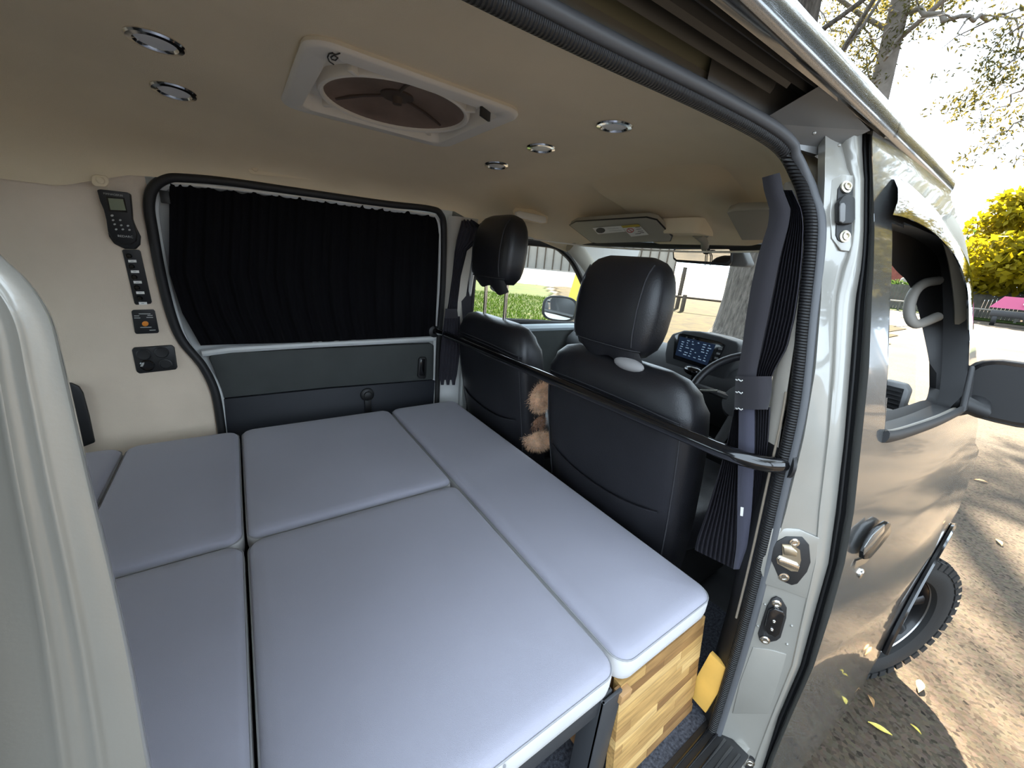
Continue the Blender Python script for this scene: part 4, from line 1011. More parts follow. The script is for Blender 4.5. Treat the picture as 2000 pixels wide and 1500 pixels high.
# ================================================================== WALL CONTROLS ON THE LEFT
def wall_plate(name, poly, th, m, parent, off=0., bevel=.002):
    P = [UL(px, py, -off) for px, py in poly]; return build(name, G().prism(P, (0, -th, 0)), m, parent, bevel=bevel)
def wtext(txt, px, py, size, parent, off, m=m_key):
    c = UL(px, py, -off); a = UL(px-6, py-.6, -off); b = UL(px, py-6, -off)
    return build('lettering', text_mesh(txt, size, c, (1, 0, 0), (0, 0, 1)), m, parent, smooth=False, fix=False)
rm = thing('remote_control', UL(240, 480, -.02), 'black battery manager remote with green display on the beige wall', 'remote control')
cr = wall_plate('cradle', [(212, 452), (214, 462), (224, 476), (245, 486), (266, 487), (275, 478), (276, 462), (268, 446), (262, 432)], .012, m_black_pl, rm, .0, .004)
wall_plate('body', [(193, 372), (200, 371), (252, 377), (257, 380), (260, 410), (261, 428), (266, 444), (270, 458), (268, 470), (258, 478), (240, 476), (224, 468), (214, 452), (211, 430), (206, 410), (199, 394)], .022, m_black_pl, rm, .012, .004)
wall_plate('display_bezel', [(207, 383), (243, 386), (249, 415), (213, 413)], .001, m_black_gloss, rm, .034, 0)
wall_plate('display', [(211, 387), (240, 389), (246, 411), (216, 410)], .001, m_lcd, rm, .035, 0)
for px, py, s_ in ((219, 421, 3), (221, 430, 2.5), (235, 430, 2.5), (224, 438, 2.5), (237, 440, 2.5), (250, 441, 2.5), (227, 448, 2.5), (240, 448, 2.5), (253, 449, 2.5)):
    wall_plate('key', circ_px(px, py, s_, s_*.75, 10), .001, m_key, rm, .034, 0)
wtext('MANAGER30', 221, 380, .0068, rm, .0345); wtext('REDARC', 245, 462, .0085, rm, .0345)
sw = thing('switch_panel', UL(268, 595, 0), 'narrow black panel with five labelled switches below the remote', 'switch panel')
wall_plate('panel', [(239, 489), (242, 487), (272, 488), (275, 491), (297, 589), (295, 593), (266, 595), (263, 592)], .006, m_black_pl, sw)
for k in range(5):
    px = 252+5.2*k; py = 500+20.6*k; c = UL(px, py, -.0075)
    s_ = build('switch', G().lathe(c, (0, -1, 0), [(.0075, 0), (.0075, .004), (.006, .006), (.005, .004), (.001, .004)], 20), m_black_gloss, sw)
    wall_plate('switch_label', [(px-3+1, py+7.5), (px+14, py+7.5), (px+15, py+12.5), (px-1, py+12.5)], .0006, m_label, sw, .0085, 0)
    wall_plate('label_print', [(px+3, py+9.5), (px+9, py+9.5), (px+9, py+10.7), (px+3, py+10.7)], .0003, m_key, sw, .0093, 0)
ch = thing('charger_panel', UL(285, 650, 0), 'square black charger panel with orange button', 'control panel')
wall_plate('panel', [(257, 608), (260, 605), (300, 604), (303, 607), (311, 647), (309, 650), (267, 652), (264, 649)], .006, m_black_pl, ch)
wall_plate('button', circ_px(284, 632, 6.5, 5, 16), .004, m_orange, ch, .006, .001)
for q in ([(271, 613), (294, 613)], [(262, 617), (272, 617)], [(262, 621), (274, 621)], [(288, 616), (298, 616)], [(286, 620), (299, 620)], [(274, 639.5), (296, 639)], [(292, 645), (304, 644.5)]):
    wall_plate('print_line', [(q[0][0], q[0][1]-.7), (q[1][0], q[1][1]-.7), (q[1][0], q[1][1]+.7), (q[0][0], q[0][1]+.7)], .0004, m_key, ch, .0068, 0)
sk = thing('socket_panel', UL(305, 728, 0), 'black panel with four round power sockets on the beige wall', 'socket panel')
wall_plate('panel', [(258, 683), (262, 678), (335, 673), (341, 677), (347, 716), (344, 721), (273, 729), (267, 725)], .007, m_black_pl, sk, 0, .003)
for k, (px, py) in enumerate([(281, 692), (316, 688), (288, 713), (324, 711)]):
    c = UL(px, py, -.007)
    s_ = build('socket', G().lathe(c, (0, -1, 0), [(.0185, 0), (.0185, .005), (.015, .006), (.0145, .001), (.001, .001)] if k == 3 else [(.019, 0), (.019, .005), (.016, .007), (.012, .0065), (.001, .0065)], 26), m_black_gloss if k == 2 else m_black_pl, sk)
    if k == 2: wall_plate('socket_mark', [(274, 716), (277, 709), (282, 708), (281, 712), (279, 716)], .0006, m_key, s_, .0137, 0)
bp = thing('wall_vent', UL(160, 855, 0), 'black rounded panel low on the beige wall behind the bed', 'panel')
wall_plate('panel', [(100, 760), (118, 748), (140, 746), (156, 753), (164, 766), (176, 810), (187, 862), (140, 880), (100, 880)], .012, m_black_pl, bp, 0, .004)

# ================================================================== CAB
# dashboard
dash = thing('dashboard', (1.75, .95, .9), 'charcoal dashboard below the windscreen', 'dashboard')
pr = [(1.72, .95), (1.66, 1.02), (1.62, 1.12), (1.63, 1.185), (1.68, 1.225), (1.78, 1.24), (1.92, 1.225), (2.06, 1.195)]
rr = []
for y in np.linspace(.235, 1.655, 30): rr.append([(x+.05*abs((y-.95)/.7)**2*(-1 if x < 1.8 else -.8), y, z+(.0)) for x, z in pr])
build('dash_body', G().grid(rr), m_dash, dash, angle=50)
st_x = 1.63
hous = [U(px, py, x=st_x) for px, py in [(1298, 690), (1302, 668), (1312, 652), (1335, 645), (1365, 647), (1405, 656), (1438, 667), (1445, 676), (1440, 700), (1420, 728), (1404, 775), (1330, 760), (1300, 735)]]
cs_ = build('centre_stack', G().prism(hous, (.13, 0, -.01)), m_dash, dash, bevel=.010, seg=3)
build('screen_surround', G().prism([U(px, py, x=st_x-.001) for px, py in [(1319, 655), (1330, 650), (1405, 667), (1418, 674), (1392, 726), (1315, 700)]], (-.004, 0, 0)), m_black_gloss, dash, bevel=.002)
scr = mat('screen_blue', (.004, .006, .012), .15); b_ = scr.node_tree.nodes['Principled BSDF']; b_.inputs['Emission Color'].default_value = (.02, .04, .09, 1); b_.inputs['Emission Strength'].default_value = .25
scrl = mat('screen_glyph', (.3, .4, .5), .4); b_ = scrl.node_tree.nodes['Principled BSDF']; b_.inputs['Emission Color'].default_value = (.45, .6, .75, 1); b_.inputs['Emission Strength'].default_value = .2
sc_ = build('touch_screen', G().prism([U(px, py, x=st_x-.0055) for px, py in [(1328, 657), (1398, 673), (1381, 714), (1319, 693)]], (-.001, 0, 0)), scr, dash)
g = G(); rs = random.Random(3)
for r_ in range(7):
    for c_ in range(6):
        if rs.random() < .3: continue
        u, v = .06+.15*c_+rs.uniform(0, .03), .10+.12*r_; wd = rs.uniform(.03, .10)
        def sp_(u, v): 
            a = np.array([1328, 657])*(1-u)+np.array([1398, 673])*u; b = np.array([1319, 693])*(1-u)+np.array([1381, 714])*u; q = a*(1-v)+b*v; return U(q[0], q[1], x=st_x-.0068)
        g.prism([sp_(u, v), sp_(u+wd, v), sp_(u+wd, v+.035), sp_(u, v+.035)], (-.0003, 0, 0))
build('screen_text', g, scrl, sc_, smooth=False)
for k in range(5):
    build('side_key', G().prism([U(px, py, x=st_x-.0055) for px, py in [(1404-k*3.8, 679+9*k), (1411-k*3.8, 680.5+9*k), (1410-k*3.8, 684+9*k), (1403-k*3.8, 682.5+9*k)]], (-.002, 0, 0)), m_dashgrey, dash)
build('gear_knob', G().ball(U(1355, 724, x=1.56), (.03, .045, .022), 18, 10), m_black_gloss, dash)
build('gear_lever', G().tube([U(1355, 726, x=1.56), U(1350, 760, x=1.63)], .008, 8), m_black_pl, dash)
# right air vent
vc = U(1752, 772, x=1.60)
dv = build('air_vent', G().prism([U(px, py, x=1.60) for px, py in [(1726, 742), (1768, 752), (1776, 765), (1762, 806), (1722, 795)]], (.05, 0, 0)), m_dashgrey, dash, bevel=.006)
for k in range(5): build('vent_slat', G().prism([U(px, py, x=1.595) for px, py in [(1730-k*.8, 756+8*k), (1762-k*2, 764+8*k), (1762-k*2, 767+8*k), (1730-k*.8, 759+8*k)]], (-.006, 0, 0)), m_black_pl, dv)
build('vent_cavity', G().prism([U(px, py, x=1.5985) for px, py in [(1728, 751), (1766, 760), (1754, 800), (1724, 792)]], (-.002, 0, 0)), m_dark_gap, dv)
# steering wheel
sc3 = Vector((1.42, .565, 1.185)); nrm = Vector((-.80, 0, .60)).normalized(); a_ = Vector((0, 1, 0)); b2 = nrm.cross(a_).normalized()
sw_ = thing('steering_wheel', sc3-Vector((0, 0, .19)), 'black steering wheel with three spokes', 'steering wheel')
build('rim', G().tube([sc3+a_*(.187*math.cos(t))+b2*(.187*math.sin(t)) for t in np.linspace(0, 2*math.pi, 49)[:-1]], .0155, 10, closed=True), m_leather, sw_)
build('boss', G().lathe(sc3-nrm*.03, nrm, [(.05, -.03), (.075, 0), (.07, .025), (.04, .035), (.005, .037)], 28), m_dash, sw_)
up = b2 if b2.z > 0 else -b2
for ang in (0, 180, 270):
    d = a_*math.cos(math.radians(ang))+up*math.sin(math.radians(ang)); build('spoke', G().tube([sc3-nrm*.02+d*.05, sc3-nrm*.01+d*.12, sc3+d*.185], [.026, .02, .016], 8, squash=(.6, 1)), m_dash, sw_)
build('spoke_trim', G().tube([sc3+a_*.09+nrm*.008, sc3+a_*.15+up*-.02+nrm*.008], .006, 6), m_chrome, sw_)
build('column', G().tube([sc3-nrm*.04, sc3-nrm*.26], [.05, .06], 16), m_dash, sw_)
build('indicator_stalk', G().tube([sc3-nrm*.06+a_*.05, sc3-nrm*.05+a_*.17+up*.02], [.008, .011], 8), m_black_pl, sw_)
# rear view mirror
mx0 = 1.50
rv = thing('rear_view_mirror', U(1372, 505, x=mx0), 'rear view mirror hanging from the headliner', 'mirror')
mn = Vector((-.963, -.26, -.066)); mc = Vector(U(1372, 502, x=mx0))
def mpx(px, py, x):
    d = Vector(ray(px, py)); c_ = mc-mn*(x-mx0); return Vector(CAM)+d*((c_-Vector(CAM)).dot(mn)/d.dot(mn))
build('shell', G().prism([mpx(*q, mx0) for q in [(1313, 490), (1318, 485), (1425, 484), (1430, 489), (1429, 512), (1422, 520), (1322, 512), (1314, 506)]], mn*-.028), m_black_pl, rv, bevel=.004)
build('mirror_glass', G().prism([mpx(*q, mx0-.0005) for q in [(1316, 490), (1320, 487.5), (1424, 487), (1427, 491), (1426, 508), (1418, 513), (1322, 507), (1317, 503)]], mn*.001), m_mirror, rv)
build('stem', G().tube([mpx(1376, 488, mx0+.02), U(1378, 470, x=mx0-.05), U(1366, 455, x=1.40)], [.013, .017, .022], 12), m_trimgrey, rv)
build('mount', G().lathe(U(1366, 452, x=1.40), (-.3, 0, -1), [(.045, -.02), (.045, .0), (.035, .012), (.01, .016)], 28), m_trimgrey, rv)
cb = thing('camera_housing', mpx(1440, 505, mx0+.06), 'grey sensor box on the windscreen behind the mirror', 'sensor box')
build('body', G().prism([mpx(*q, mx0+.04) for q in [(1418, 486), (1448, 484), (1461, 515), (1455, 521), (1418, 519)]], (.06, 0, 0)), m_dashgrey, cb, bevel=.006)
chm = thing('hanging_charm', mpx(1383, 518, mx0-.012), 'black corded charm tied round the mirror stem', 'charm')
build('bow', G().ball(mpx(1378, 493, mx0-.012), (.006, .010, .007), 10, 8), m_black_pl, chm)
build('bow', G().ball(mpx(1390, 491, mx0-.012), (.006, .009, .006), 10, 8), m_black_pl, chm)
for px in (1378, 1388): build('cord', G().tube([mpx(1383, 486, mx0-.01), mpx(px, 500, mx0-.012), mpx(px-1, 519, mx0-.012)], .0018, 6), m_black_pl, chm)
# overhead console lamp
oc = thing('map_lamp', ceil_hit(1360, 440)-np.array([0, 0, .05]), 'grey map lamp console in front of the mirror mount', 'lamp')
build('console', G().loft([[(1.37+a*k, .88+b*k, z) for a, b in rrect(.14, .15, .03, 5)] for z, k in ((ceil_z(1.36)+.0, 1.15), (ceil_z(1.36)-.040, 1.0), (ceil_z(1.36)-.048, .93))]), m_headliner, oc, angle=50)
# sun visors
vis = thing('sun_visor', U(1215, 474, x=1.38), 'passenger sun visor with airbag warning stickers', 'sun visor')
vp = [(1112, 441, 1.22), (1125, 434, 1.22), (1262, 426, 1.22), (1282, 431, 1.23), (1312, 463, 1.36), (1309, 472, 1.38), (1166, 476, 1.39), (1155, 474, 1.385)]
V3 = [Vector(U(a, b, x=x)) for a, b, x in vp]
vn = (V3[2]-V3[1]).cross(V3[5]-V3[1]).normalized(); vn = -vn if vn.dot(Vector(CAM)-V3[1]) < 0 else vn
V3 = [Vector(CAM)+Vector(ray(a, b))*((V3[1]-Vector(CAM)).dot(vn)/Vector(ray(a, b)).dot(vn)) for a, b, x in vp]
build('pad', G().prism(V3, vn*-.024), m_trimgrey, vis, bevel=.006, seg=3)
v_edge = [p-vn*.004 for p in V3]; build('edge_piping', G().tube(v_edge, .003, 6, closed=True), m_black_pl, vis)
def on_vis(px, py, l=.002):
    d = Vector(ray(px, py)); t = (V3[1]+vn*l-Vector(CAM)).dot(vn)/d.dot(vn); return Vector(CAM)+d*t
build('white_sticker', G().prism([on_vis(*q) for q in [(1157, 445), (1213, 441), (1222, 452), (1168, 457)]], vn*.0008), m_label, vis)
build('sticker_logo', G().prism([on_vis(*q, .003) for q in circ_px(1173, 450, 9, 5.2, 18)], vn*.0006), m_print, vis)
wl = build('warning_sticker', G().prism([on_vis(*q) for q in [(1213, 441), (1247, 438), (1267, 458), (1233, 462)]], vn*.0009), m_label, vis)
build('warning_header', G().prism([on_vis(*q, .003) for q in [(1213, 441), (1247, 438), (1251, 442), (1217, 445)]], vn*.0006), m_yellow, wl)
build('warning_symbol', G().tube([on_vis(*q, .0035) for q in circ_px(1231, 450, 6.5, 4, 16)], .0014, 5, closed=True), mat('red_print', (.5, .03, .03), .6), wl)
build('warning_slash', G().tube([on_vis(1227, 447, .0036), on_vis(1235, 453, .0036)], .0012, 5), bpy.data.materials['red_print'], wl)
for q in ((1241, 444, 1250, 443), (1243, 448, 1253, 447), (1241, 457, 1251, 456), (1250, 455, 1258, 454), (1246, 452, 1256, 451)):
    build('sticker_print', G().tube([on_vis(q[0], q[1], .0032), on_vis(q[2], q[3], .0032)], .0011, 5), m_print, wl)
for q in ((1186, 447, 1208, 445.5), (1190, 451, 1214, 449.5)): build('sticker_print', G().tube([on_vis(q[0], q[1], .0032), on_vis(q[2], q[3], .0032)], .0008, 5), m_key, vis)
v2 = thing('sun_visor', U(1465, 430, x=1.25), 'plain folded sun visor on the driver side', 'sun visor')
P = [Vector(U(a, b, x=x)) for a, b, x in [(1418, 416, 1.16), (1436, 408, 1.16), (1510, 408, 1.16), (1520, 436, 1.27), (1515, 470, 1.36), (1448, 470, 1.36)]]
build('pad', G().prism(P, (.010, 0, .020)), m_trimgrey, v2, bevel=.005)
# wire along the top of the windscreen
cwire = [U(px, py, x=x) for px, py, x in [(1042, 467, 1.22), (1100, 475, 1.30), (1165, 482, 1.37), (1300, 490, 1.40), (1400, 492, 1.40), (1490, 491, 1.38)]]
tag(build('curtain_wire', G().tube(smooth_path(cwire, 5), .0035, 8), m_vent, None), 'thin pale curtain wire under the sun visors', 'wire')
# A pillar grab handle
pth = smooth_path([U(px, py, x=x) for px, py, x in [(1832, 548, 1.66), (1806, 553, 1.60), (1786, 570, 1.57), (1776, 598, 1.56), (1778, 622, 1.56), (1792, 633, 1.58), (1832, 618, 1.64)]], 5)
tag(build('grab_handle', G().tube(pth, .013, 10), mat('taupe_handle', (.26, .245, .22), .6), None), 'taupe grab handle on the driver side windscreen pillar', 'grab handle')
# left door mirror seen through the passenger window
c = U(1093, 603, y=1.90)
lm = thing('door_mirror', (c[0], c[1], c[2]-.1), 'door mirror outside the passenger window', 'mirror')
fw = Vector((-.62, -.75, .05)).normalized(); rt = Vector((.75, -.62, 0)).normalized(); upv = Vector((0, 0, 1))
def mring(s_, d): return [Vector(c)+rt*(a*s_)+upv*(b*s_)+fw*d for a, b in superell(.115, .082, 3.0, 28)]
build('housing', G().loft([mring(.4, -.09), mring(.8, -.07), mring(1.0, -.03), mring(1.0, .0), mring(.95, .004)]), m_black_pl, lm)
build('mirror_glass', G().loft([mring(.86, .005), mring(.02, .006)]), m_mirror, lm)
# plush toy between the seats
pt = thing('plush_toy', U(1050, 870, x=.93), 'fluffy beige plush toy tucked between the seats', 'plush toy')
def fuzz(c, rad, m, name, n=2200, L=.022, seed=1):
    build(name, G().ball(c, rad, 20, 14, .06, seed), m, pt)
    r2 = np.random.default_rng(seed); g = G()
    for _ in range(n):
        v = r2.normal(size=3); v /= np.linalg.norm(v); p = np.array(c)+v*np.array(rad); d = v+r2.normal(size=3)*.45; d /= np.linalg.norm(d); s_ = np.cross(d, r2.normal(size=3)); s_ /= np.linalg.norm(s_)
        g.add([p-s_*.0012, p+s_*.0012, p+d*L*r2.uniform(.6, 1.2)], [(0, 1, 2)])
    build('fur', g, m, pt, smooth=False, fix=False)['kind'] = 'stuff'
c0 = U(1052, 775, x=.915); c1 = U(1046, 822, x=.925); c2_ = U(1047, 858, x=.93)
fuzz(c0, (.045, .045, .055), m_fur, 'head', seed=1); fuzz(c1+np.array([0, .0, 0]), (.030, .030, .028), m_fur2, 'muzzle', 900, seed=2); fuzz(c2_, (.05, .055, .035), m_fur, 'paw', 1800, seed=3)

# ================================================================== OUTSIDE
def drape(name, poly, m, label, lift=.02, step=1.5, kind='structure', th=None):
    xs = [p[0] for p in poly]; ys = [p[1] for p in poly]
    X = np.arange(min(xs), max(xs)+step, step); Y = np.arange(min(ys), max(ys)+step, step)
    rows = [[(x, y, ground_z(x, y)+lift) for x in X] for y in Y]
    o = build(name, G().grid(rows, lambda i, k: inpoly(X[k]+step/2, Y[i]+step/2, poly)), m, None, angle=80)
    tag(o, label, None, kind=kind); return o
X = np.concatenate([np.linspace(-40, -6, 12), np.linspace(-5, 20, 26), np.linspace(22, 160, 40)]); Y = np.concatenate([np.linspace(-70, -6, 20), np.linspace(-5, 30, 36), np.linspace(33, 140, 36)])
g = G().grid([[(x, y, ground_z(x, y)) for x in X] for y in Y])
struct('ground', g, m_asphalt, 'rough asphalt road with dappled tree shade', angle=80)
drape('lawn', [(-6, 4.5), (4.0, 5.2), (9.0, 9.5), (16.5, 20), (12, 27), (-6, 22)], m_grass, 'green lawn beside the van', .03, .5)
drape('litter_verge', [(5.5, 5.2), (12, 2.6), (26, 4.5), (27, 13), (17.5, 20.5), (9.2, 9.3)], m_litter, 'leaf littered verge under the gum trees', .025, .5)
drape('path', [(-6, 22), (12, 27), (16.5, 20), (27, 13), (26, 4.5), (60, 8), (75, 30), (45, 62), (-6, 45)], m_concrete, 'pale sunlit road beyond the lawn', .02, 1.5)
drape('far_lawn', [(-6, 45), (45, 62), (75, 30), (90, 40), (60, 90), (-6, 70)], m_grass, 'far strip of yellow green lawn', .04, 1.5)
drape('far_verge', [(42, -9), (42, 10), (58, 12), (58, -16)], m_grass, 'narrow grass verge in front of the far fence', .05, .8)

def leaves(g, c, rad, n, size, seed, flat=.35, droop=.6):
    r2 = np.random.default_rng(seed)
    V = r2.normal(size=(n, 3)); V /= np.linalg.norm(V, axis=1)[:, None]; V *= (r2.random(n)**.45)[:, None]
    P = np.array(c)+V*np.array(rad)
    D = r2.normal(size=(n, 3)); D[:, 2] -= droop; D /= np.linalg.norm(D, axis=1)[:, None]
    S = np.cross(D, r2.normal(size=(n, 3))); S /= np.linalg.norm(S, axis=1)[:, None]
    L = size*r2.uniform(.6, 1.3, n)[:, None]
    A = P-S*L*flat/2; B = P+D*L*.5; C_ = P+S*L*flat/2; E_ = P-D*L*.5
    o = len(g.v); g.v += [tuple(p) for q in zip(A, B, C_, E_) for p in q]; g.f += [(o+4*i, o+4*i+1, o+4*i+2, o+4*i+3) for i in range(n)]
def branch(g, p, d, L, r, depth, tips, rs, nseg=5, bend=.35):
    pts = [np.array(p)]; rad = [r]; dd = np.array(d)/np.linalg.norm(d)
    for i in range(nseg):
        dd = dd+np.array([rs.uniform(-1, 1) for _ in range(3)])*bend/nseg*1.6; dd /= np.linalg.norm(dd)
        pts.append(pts[-1]+dd*L/nseg); rad.append(r*(1-.6*(i+1)/nseg))
    g.tube(pts, rad, 7 if r > .03 else 5)
    if depth == 0: tips.append(pts[-1]); tips.append(pts[-2]); return
    for _ in range(rs.choice((2, 3))):
        i = rs.randint(2, nseg); nd_ = dd+np.array([rs.uniform(-1, 1), rs.uniform(-1, 1), rs.uniform(-.5, .8)])*.9
        branch(g, pts[i], nd_, L*rs.uniform(.5, .75), rad[i]*.75, depth-1, tips, rs)
def tree(name, label, base, path, radii, limbs, m, lm, leaf_n, leaf_r, leaf_s, seed, flare=0):
    t = thing(name, base, label, 'tree'); rs = random.Random(seed); g = G()
    P = smooth_path(path, 6); rad = [interp(i, np.linspace(0, len(P)-1, len(radii)), radii) for i in range(len(P))]
    rings = []
    for i, p in enumerate(P):
        ring_ = []
        for k in range(28):
            a = 2*math.pi*k/28; rr_ = rad[i]*(1+flare*max(0, 1-i/5)*(.5+.5*math.sin(5*a+1))+.05*math.sin(3*a+i*.4)+.03*math.sin(11*a))
            ring_.append((p[0]+rr_*math.cos(a), p[1]+rr_*math.sin(a), p[2]))
        rings.append(ring_)
    g.loft(rings); build('trunk', g, m, t, angle=80)
    tips = []; gb = G()
    for (h, d, L, r, dep) in limbs:
        i = int(h*(len(P)-1)); branch(gb, P[i], d, L, r, dep, tips, rs)
    if gb.v: build('branches', gb, m, t, angle=80)['kind'] = 'stuff'
    gl = G()
    for i, p in enumerate(tips): leaves(gl, p, (leaf_r, leaf_r, leaf_r*.6), leaf_n, leaf_s, seed*100+i)
    if gl.v: build('foliage', gl, lm, t, smooth=False, fix=False)['kind'] = 'stuff'
    return t
# big gum tree in front of the windscreen; its crown shades the van
bt = np.array([11.2, 4.95, 0.0])
gt = tree('gum_tree', 'massive rough barked gum tree in front of the windscreen', bt, [(11.2, 4.95, -.1), (11.2, 4.98, .4), (11.2, 5.15, 1.46), (11.2, 5.22, 2.6), (11.2, 5.42, 5.0), (11.2, 5.56, 7.2), (11.0, 5.6, 9.8), (10.8, 5.6, 12.5)], [1.0, .72, .55, .50, .46, .40, .36, .26, .14],
     [(.55, (-.4, -.6, .6), 5.0, .06, 3), (.62, (-.7, .2, .5), 5.5, .10, 3), (.70, (.2, -.8, .6), 4.5, .06, 3), (.72, (-.8, -.2, .45), 5.0, .12, 3), (.78, (-.3, .8, .5), 4.5, .11, 3), (.84, (-.7, .5, .6), 4.8, .10, 3), (.92, (-.5, -.5, .8), 4.0, .08, 2), (.7, (.7, .3, .5), 4.5, .10, 2), (1.0, (0, .2, 1), 3.5, .07, 2)],
     m_bark, m_gum, 95, .75, .17, 11, flare=.5)
gl = G()
for k in range(34):
    leaves(gl, (10.6+rng.uniform(-3.2, 2.6), 5.6+rng.uniform(-2.2, 3.4), 10.2+rng.uniform(-1.6, 2.6)), (1.0, 1.0, .6), 420, .2, 5000+k)
for k in range(26):
    leaves(gl, (10.7+rng.uniform(-1.4, 1.4), 6.0+rng.uniform(-1.2, 1.2), 10.0+rng.uniform(-.8, 1.2)), (.9, .9, .5), 420, .2, 7000+k)
build('foliage', gl, m_gum, gt, smooth=False, fix=False)['kind'] = 'stuff'
b2_ = np.array([14.0, 4.0, 0.0])
g2 = tree('gum_tree', 'slender pale gum tree leaning behind the van roof', b2_, [(14, 4.0, -.1), (14, 4.2, 3), (14, 4.5, 6.38), (14, 4.66, 8.43), (14, 4.85, 11), (14, 5.0, 14)], [.32, .27, .22, .19, .15, .09],
     [(.50, (-.3, -.9, .5), 4.5, .06, 3), (.56, (-.4, .8, .6), 4.5, .06, 3), (.62, (.2, -.9, .5), 5.0, .07, 3), (.72, (-.6, -.6, .5), 4.5, .06, 3), (.8, (.2, .8, .6), 4.5, .06, 3), (.9, (-.6, -.3, .7), 4, .05, 2), (1.0, (0, -.3, 1), 3, .05, 2)], m_bark2, m_gum, 28, .55, .15, 12)
# sprays of leaves hanging in from a tree on the right
b3 = np.array([15.0, -5.5, 0.0])
g3 = tree('gum_tree', 'gum tree with thin hanging leaf sprays over the road', b3, [b3+np.array(q) for q in [(0, 0, -.1), (0, 0, 3), (.1, .1, 6), (.1, .4, 9), (0, .6, 11)]], [.30, .26, .22, .17, .10],
     [(.45, (-.5, 1.0, .35), 4.5, .07, 3), (.60, (-.2, 1.0, .45), 4.5, .07, 3), (.75, (-.6, .7, .5), 4.0, .06, 3), (.9, (-.3, .9, .5), 4.0, .06, 2), (.6, (-.9, -.2, .4), 4, .06, 2), (.8, (-.9, .3, .5), 5, .06, 3)], m_bark2, m_gum, 40, .45, .14, 13)
gl = G()
for k in range(30):
    leaves(gl, (13.5+rng.uniform(-4.5, 4), -6.0+rng.uniform(-3.5, 3.2), 9.5+rng.uniform(-3.5, 4.5)), (1.2, 1.2, .7), 300, .24, 9000+k)
for k in range(44):
    az_, el_, r_ = math.radians(rng.uniform(-17, -2.5)), math.radians(rng.uniform(9, 33)), rng.uniform(12.5, 17)
    leaves(gl, (r_*math.cos(az_), r_*math.sin(az_), 1.6+r_*math.tan(el_)), (.8, .8, .5), 230, .17, 9300+k)
build('foliage', gl, m_gum, g3, smooth=False, fix=False)['kind'] = 'stuff'
b5 = np.array([0.5, -9.0, 0.0])  # out-of-view tree added so its crown cuts sky light on the near bed
g5 = tree('gum_tree', 'unseen gum tree added opposite the open van door to dim the sky light', b5, [b5+np.array(q) for q in [(0, 0, -.1), (0, 0, 3), (.1, .2, 6), (.0, .3, 9), (0, .4, 12)]], [.42, .34, .28, .2, .1],
     [(.55, (-.5, 1.0, .5), 4.5, .09, 2), (.60, (.6, .8, .5), 4.5, .09, 2), (.75, (-.6, -.7, .5), 4.0, .08, 2), (.8, (.7, -.3, .5), 4.0, .07, 2)], m_bark, m_gum, 30, .7, .2, 15)
gl = G()
for k in range(46):
    leaves(gl, (0.5+rng.uniform(-6, 6), -6.8+rng.uniform(-4, 3.6), 9.0+rng.uniform(-2.4, 3.5)), (1.3, 1.3, .7), 260, .30, 9500+k)
build('foliage', gl, m_gum, g5, smooth=False, fix=False)['kind'] = 'stuff'
def spray(t, paths, x, r, n, lr, ls, lm, seed):
    gb = G(); gl = G(); k = 0
    for path in paths:
        P = smooth_path([U(px, py, x=x+.4*math.sin(px*.7)) for px, py in path], 5)
        P = [p+rng.normal(size=3)*.05 for p in P]
        gb.tube(P, [r*(1-.8*i/(len(P)-1)) for i in range(len(P))], 6)
        for p in P[3:]:
            k += 1; leaves(gl, p+rng.normal(size=3)*lr*.5, (lr, lr, lr*.6), n, ls, seed+k)
            if k % 2: 
                q = p+rng.normal(size=3)*.5; gb.tube([p, (p+q)/2+rng.normal(size=3)*.08, q], [r*.3, r*.2, r*.1], 5); leaves(gl, q, (lr, lr, lr*.7), n, ls, seed+500+k)
    build('branches', gb, m_bark2, t, angle=80)['kind'] = 'stuff'; build('foliage', gl, lm, t, smooth=False, fix=False)['kind'] = 'stuff'
spray(g2, [[(1745, 60), (1700, 120), (1650, 165), (1612, 120)], [(1735, 110), (1690, 60), (1640, 30), (1600, 70)], [(1750, 30), (1700, 10), (1640, -25)], [(1740, 90), (1790, 50), (1850, 15)], [(1722, 150), (1680, 185), (1650, 150)], [(1730, 120), (1760, 60), (1800, -10)], [(1715, 190), (1690, 120), (1660, 90)]], 13.8, .030, 20, .35, .11, m_gum, 30000)
spray(g2, [[(1600, 20), (1640, 60), (1690, 92)], [(1620, 92), (1660, 132), (1705, 150)], [(1560, -10), (1610, 30), (1668, 8)], [(1700, 30), (1670, 75), (1640, 140)], [(1745, 45), (1720, 70), (1665, 118), (1630, 128)]], 13.6, .022, 16, .30, .10, m_gum, 34000)
spray(g2, [[(1752, 22), (1830, 28), (1900, 38), (1960, 30), (2015, 36)]], 13.8, .065, 3, .3, .14, m_gum, 31000)
spray(g3, [[(2020, 85), (1965, 130), (1905, 185), (1850, 222)], [(2020, 215), (1960, 262), (1900, 300)], [(2020, 160), (1950, 215), (1895, 245)], [(2010, 40), (1960, 75), (1920, 110)], [(2015, 300), (1975, 320)], [(2015, 60), (1985, 110), (1965, 170)]], 12.5, .020, 26, .26, .10, m_gum, 32000)
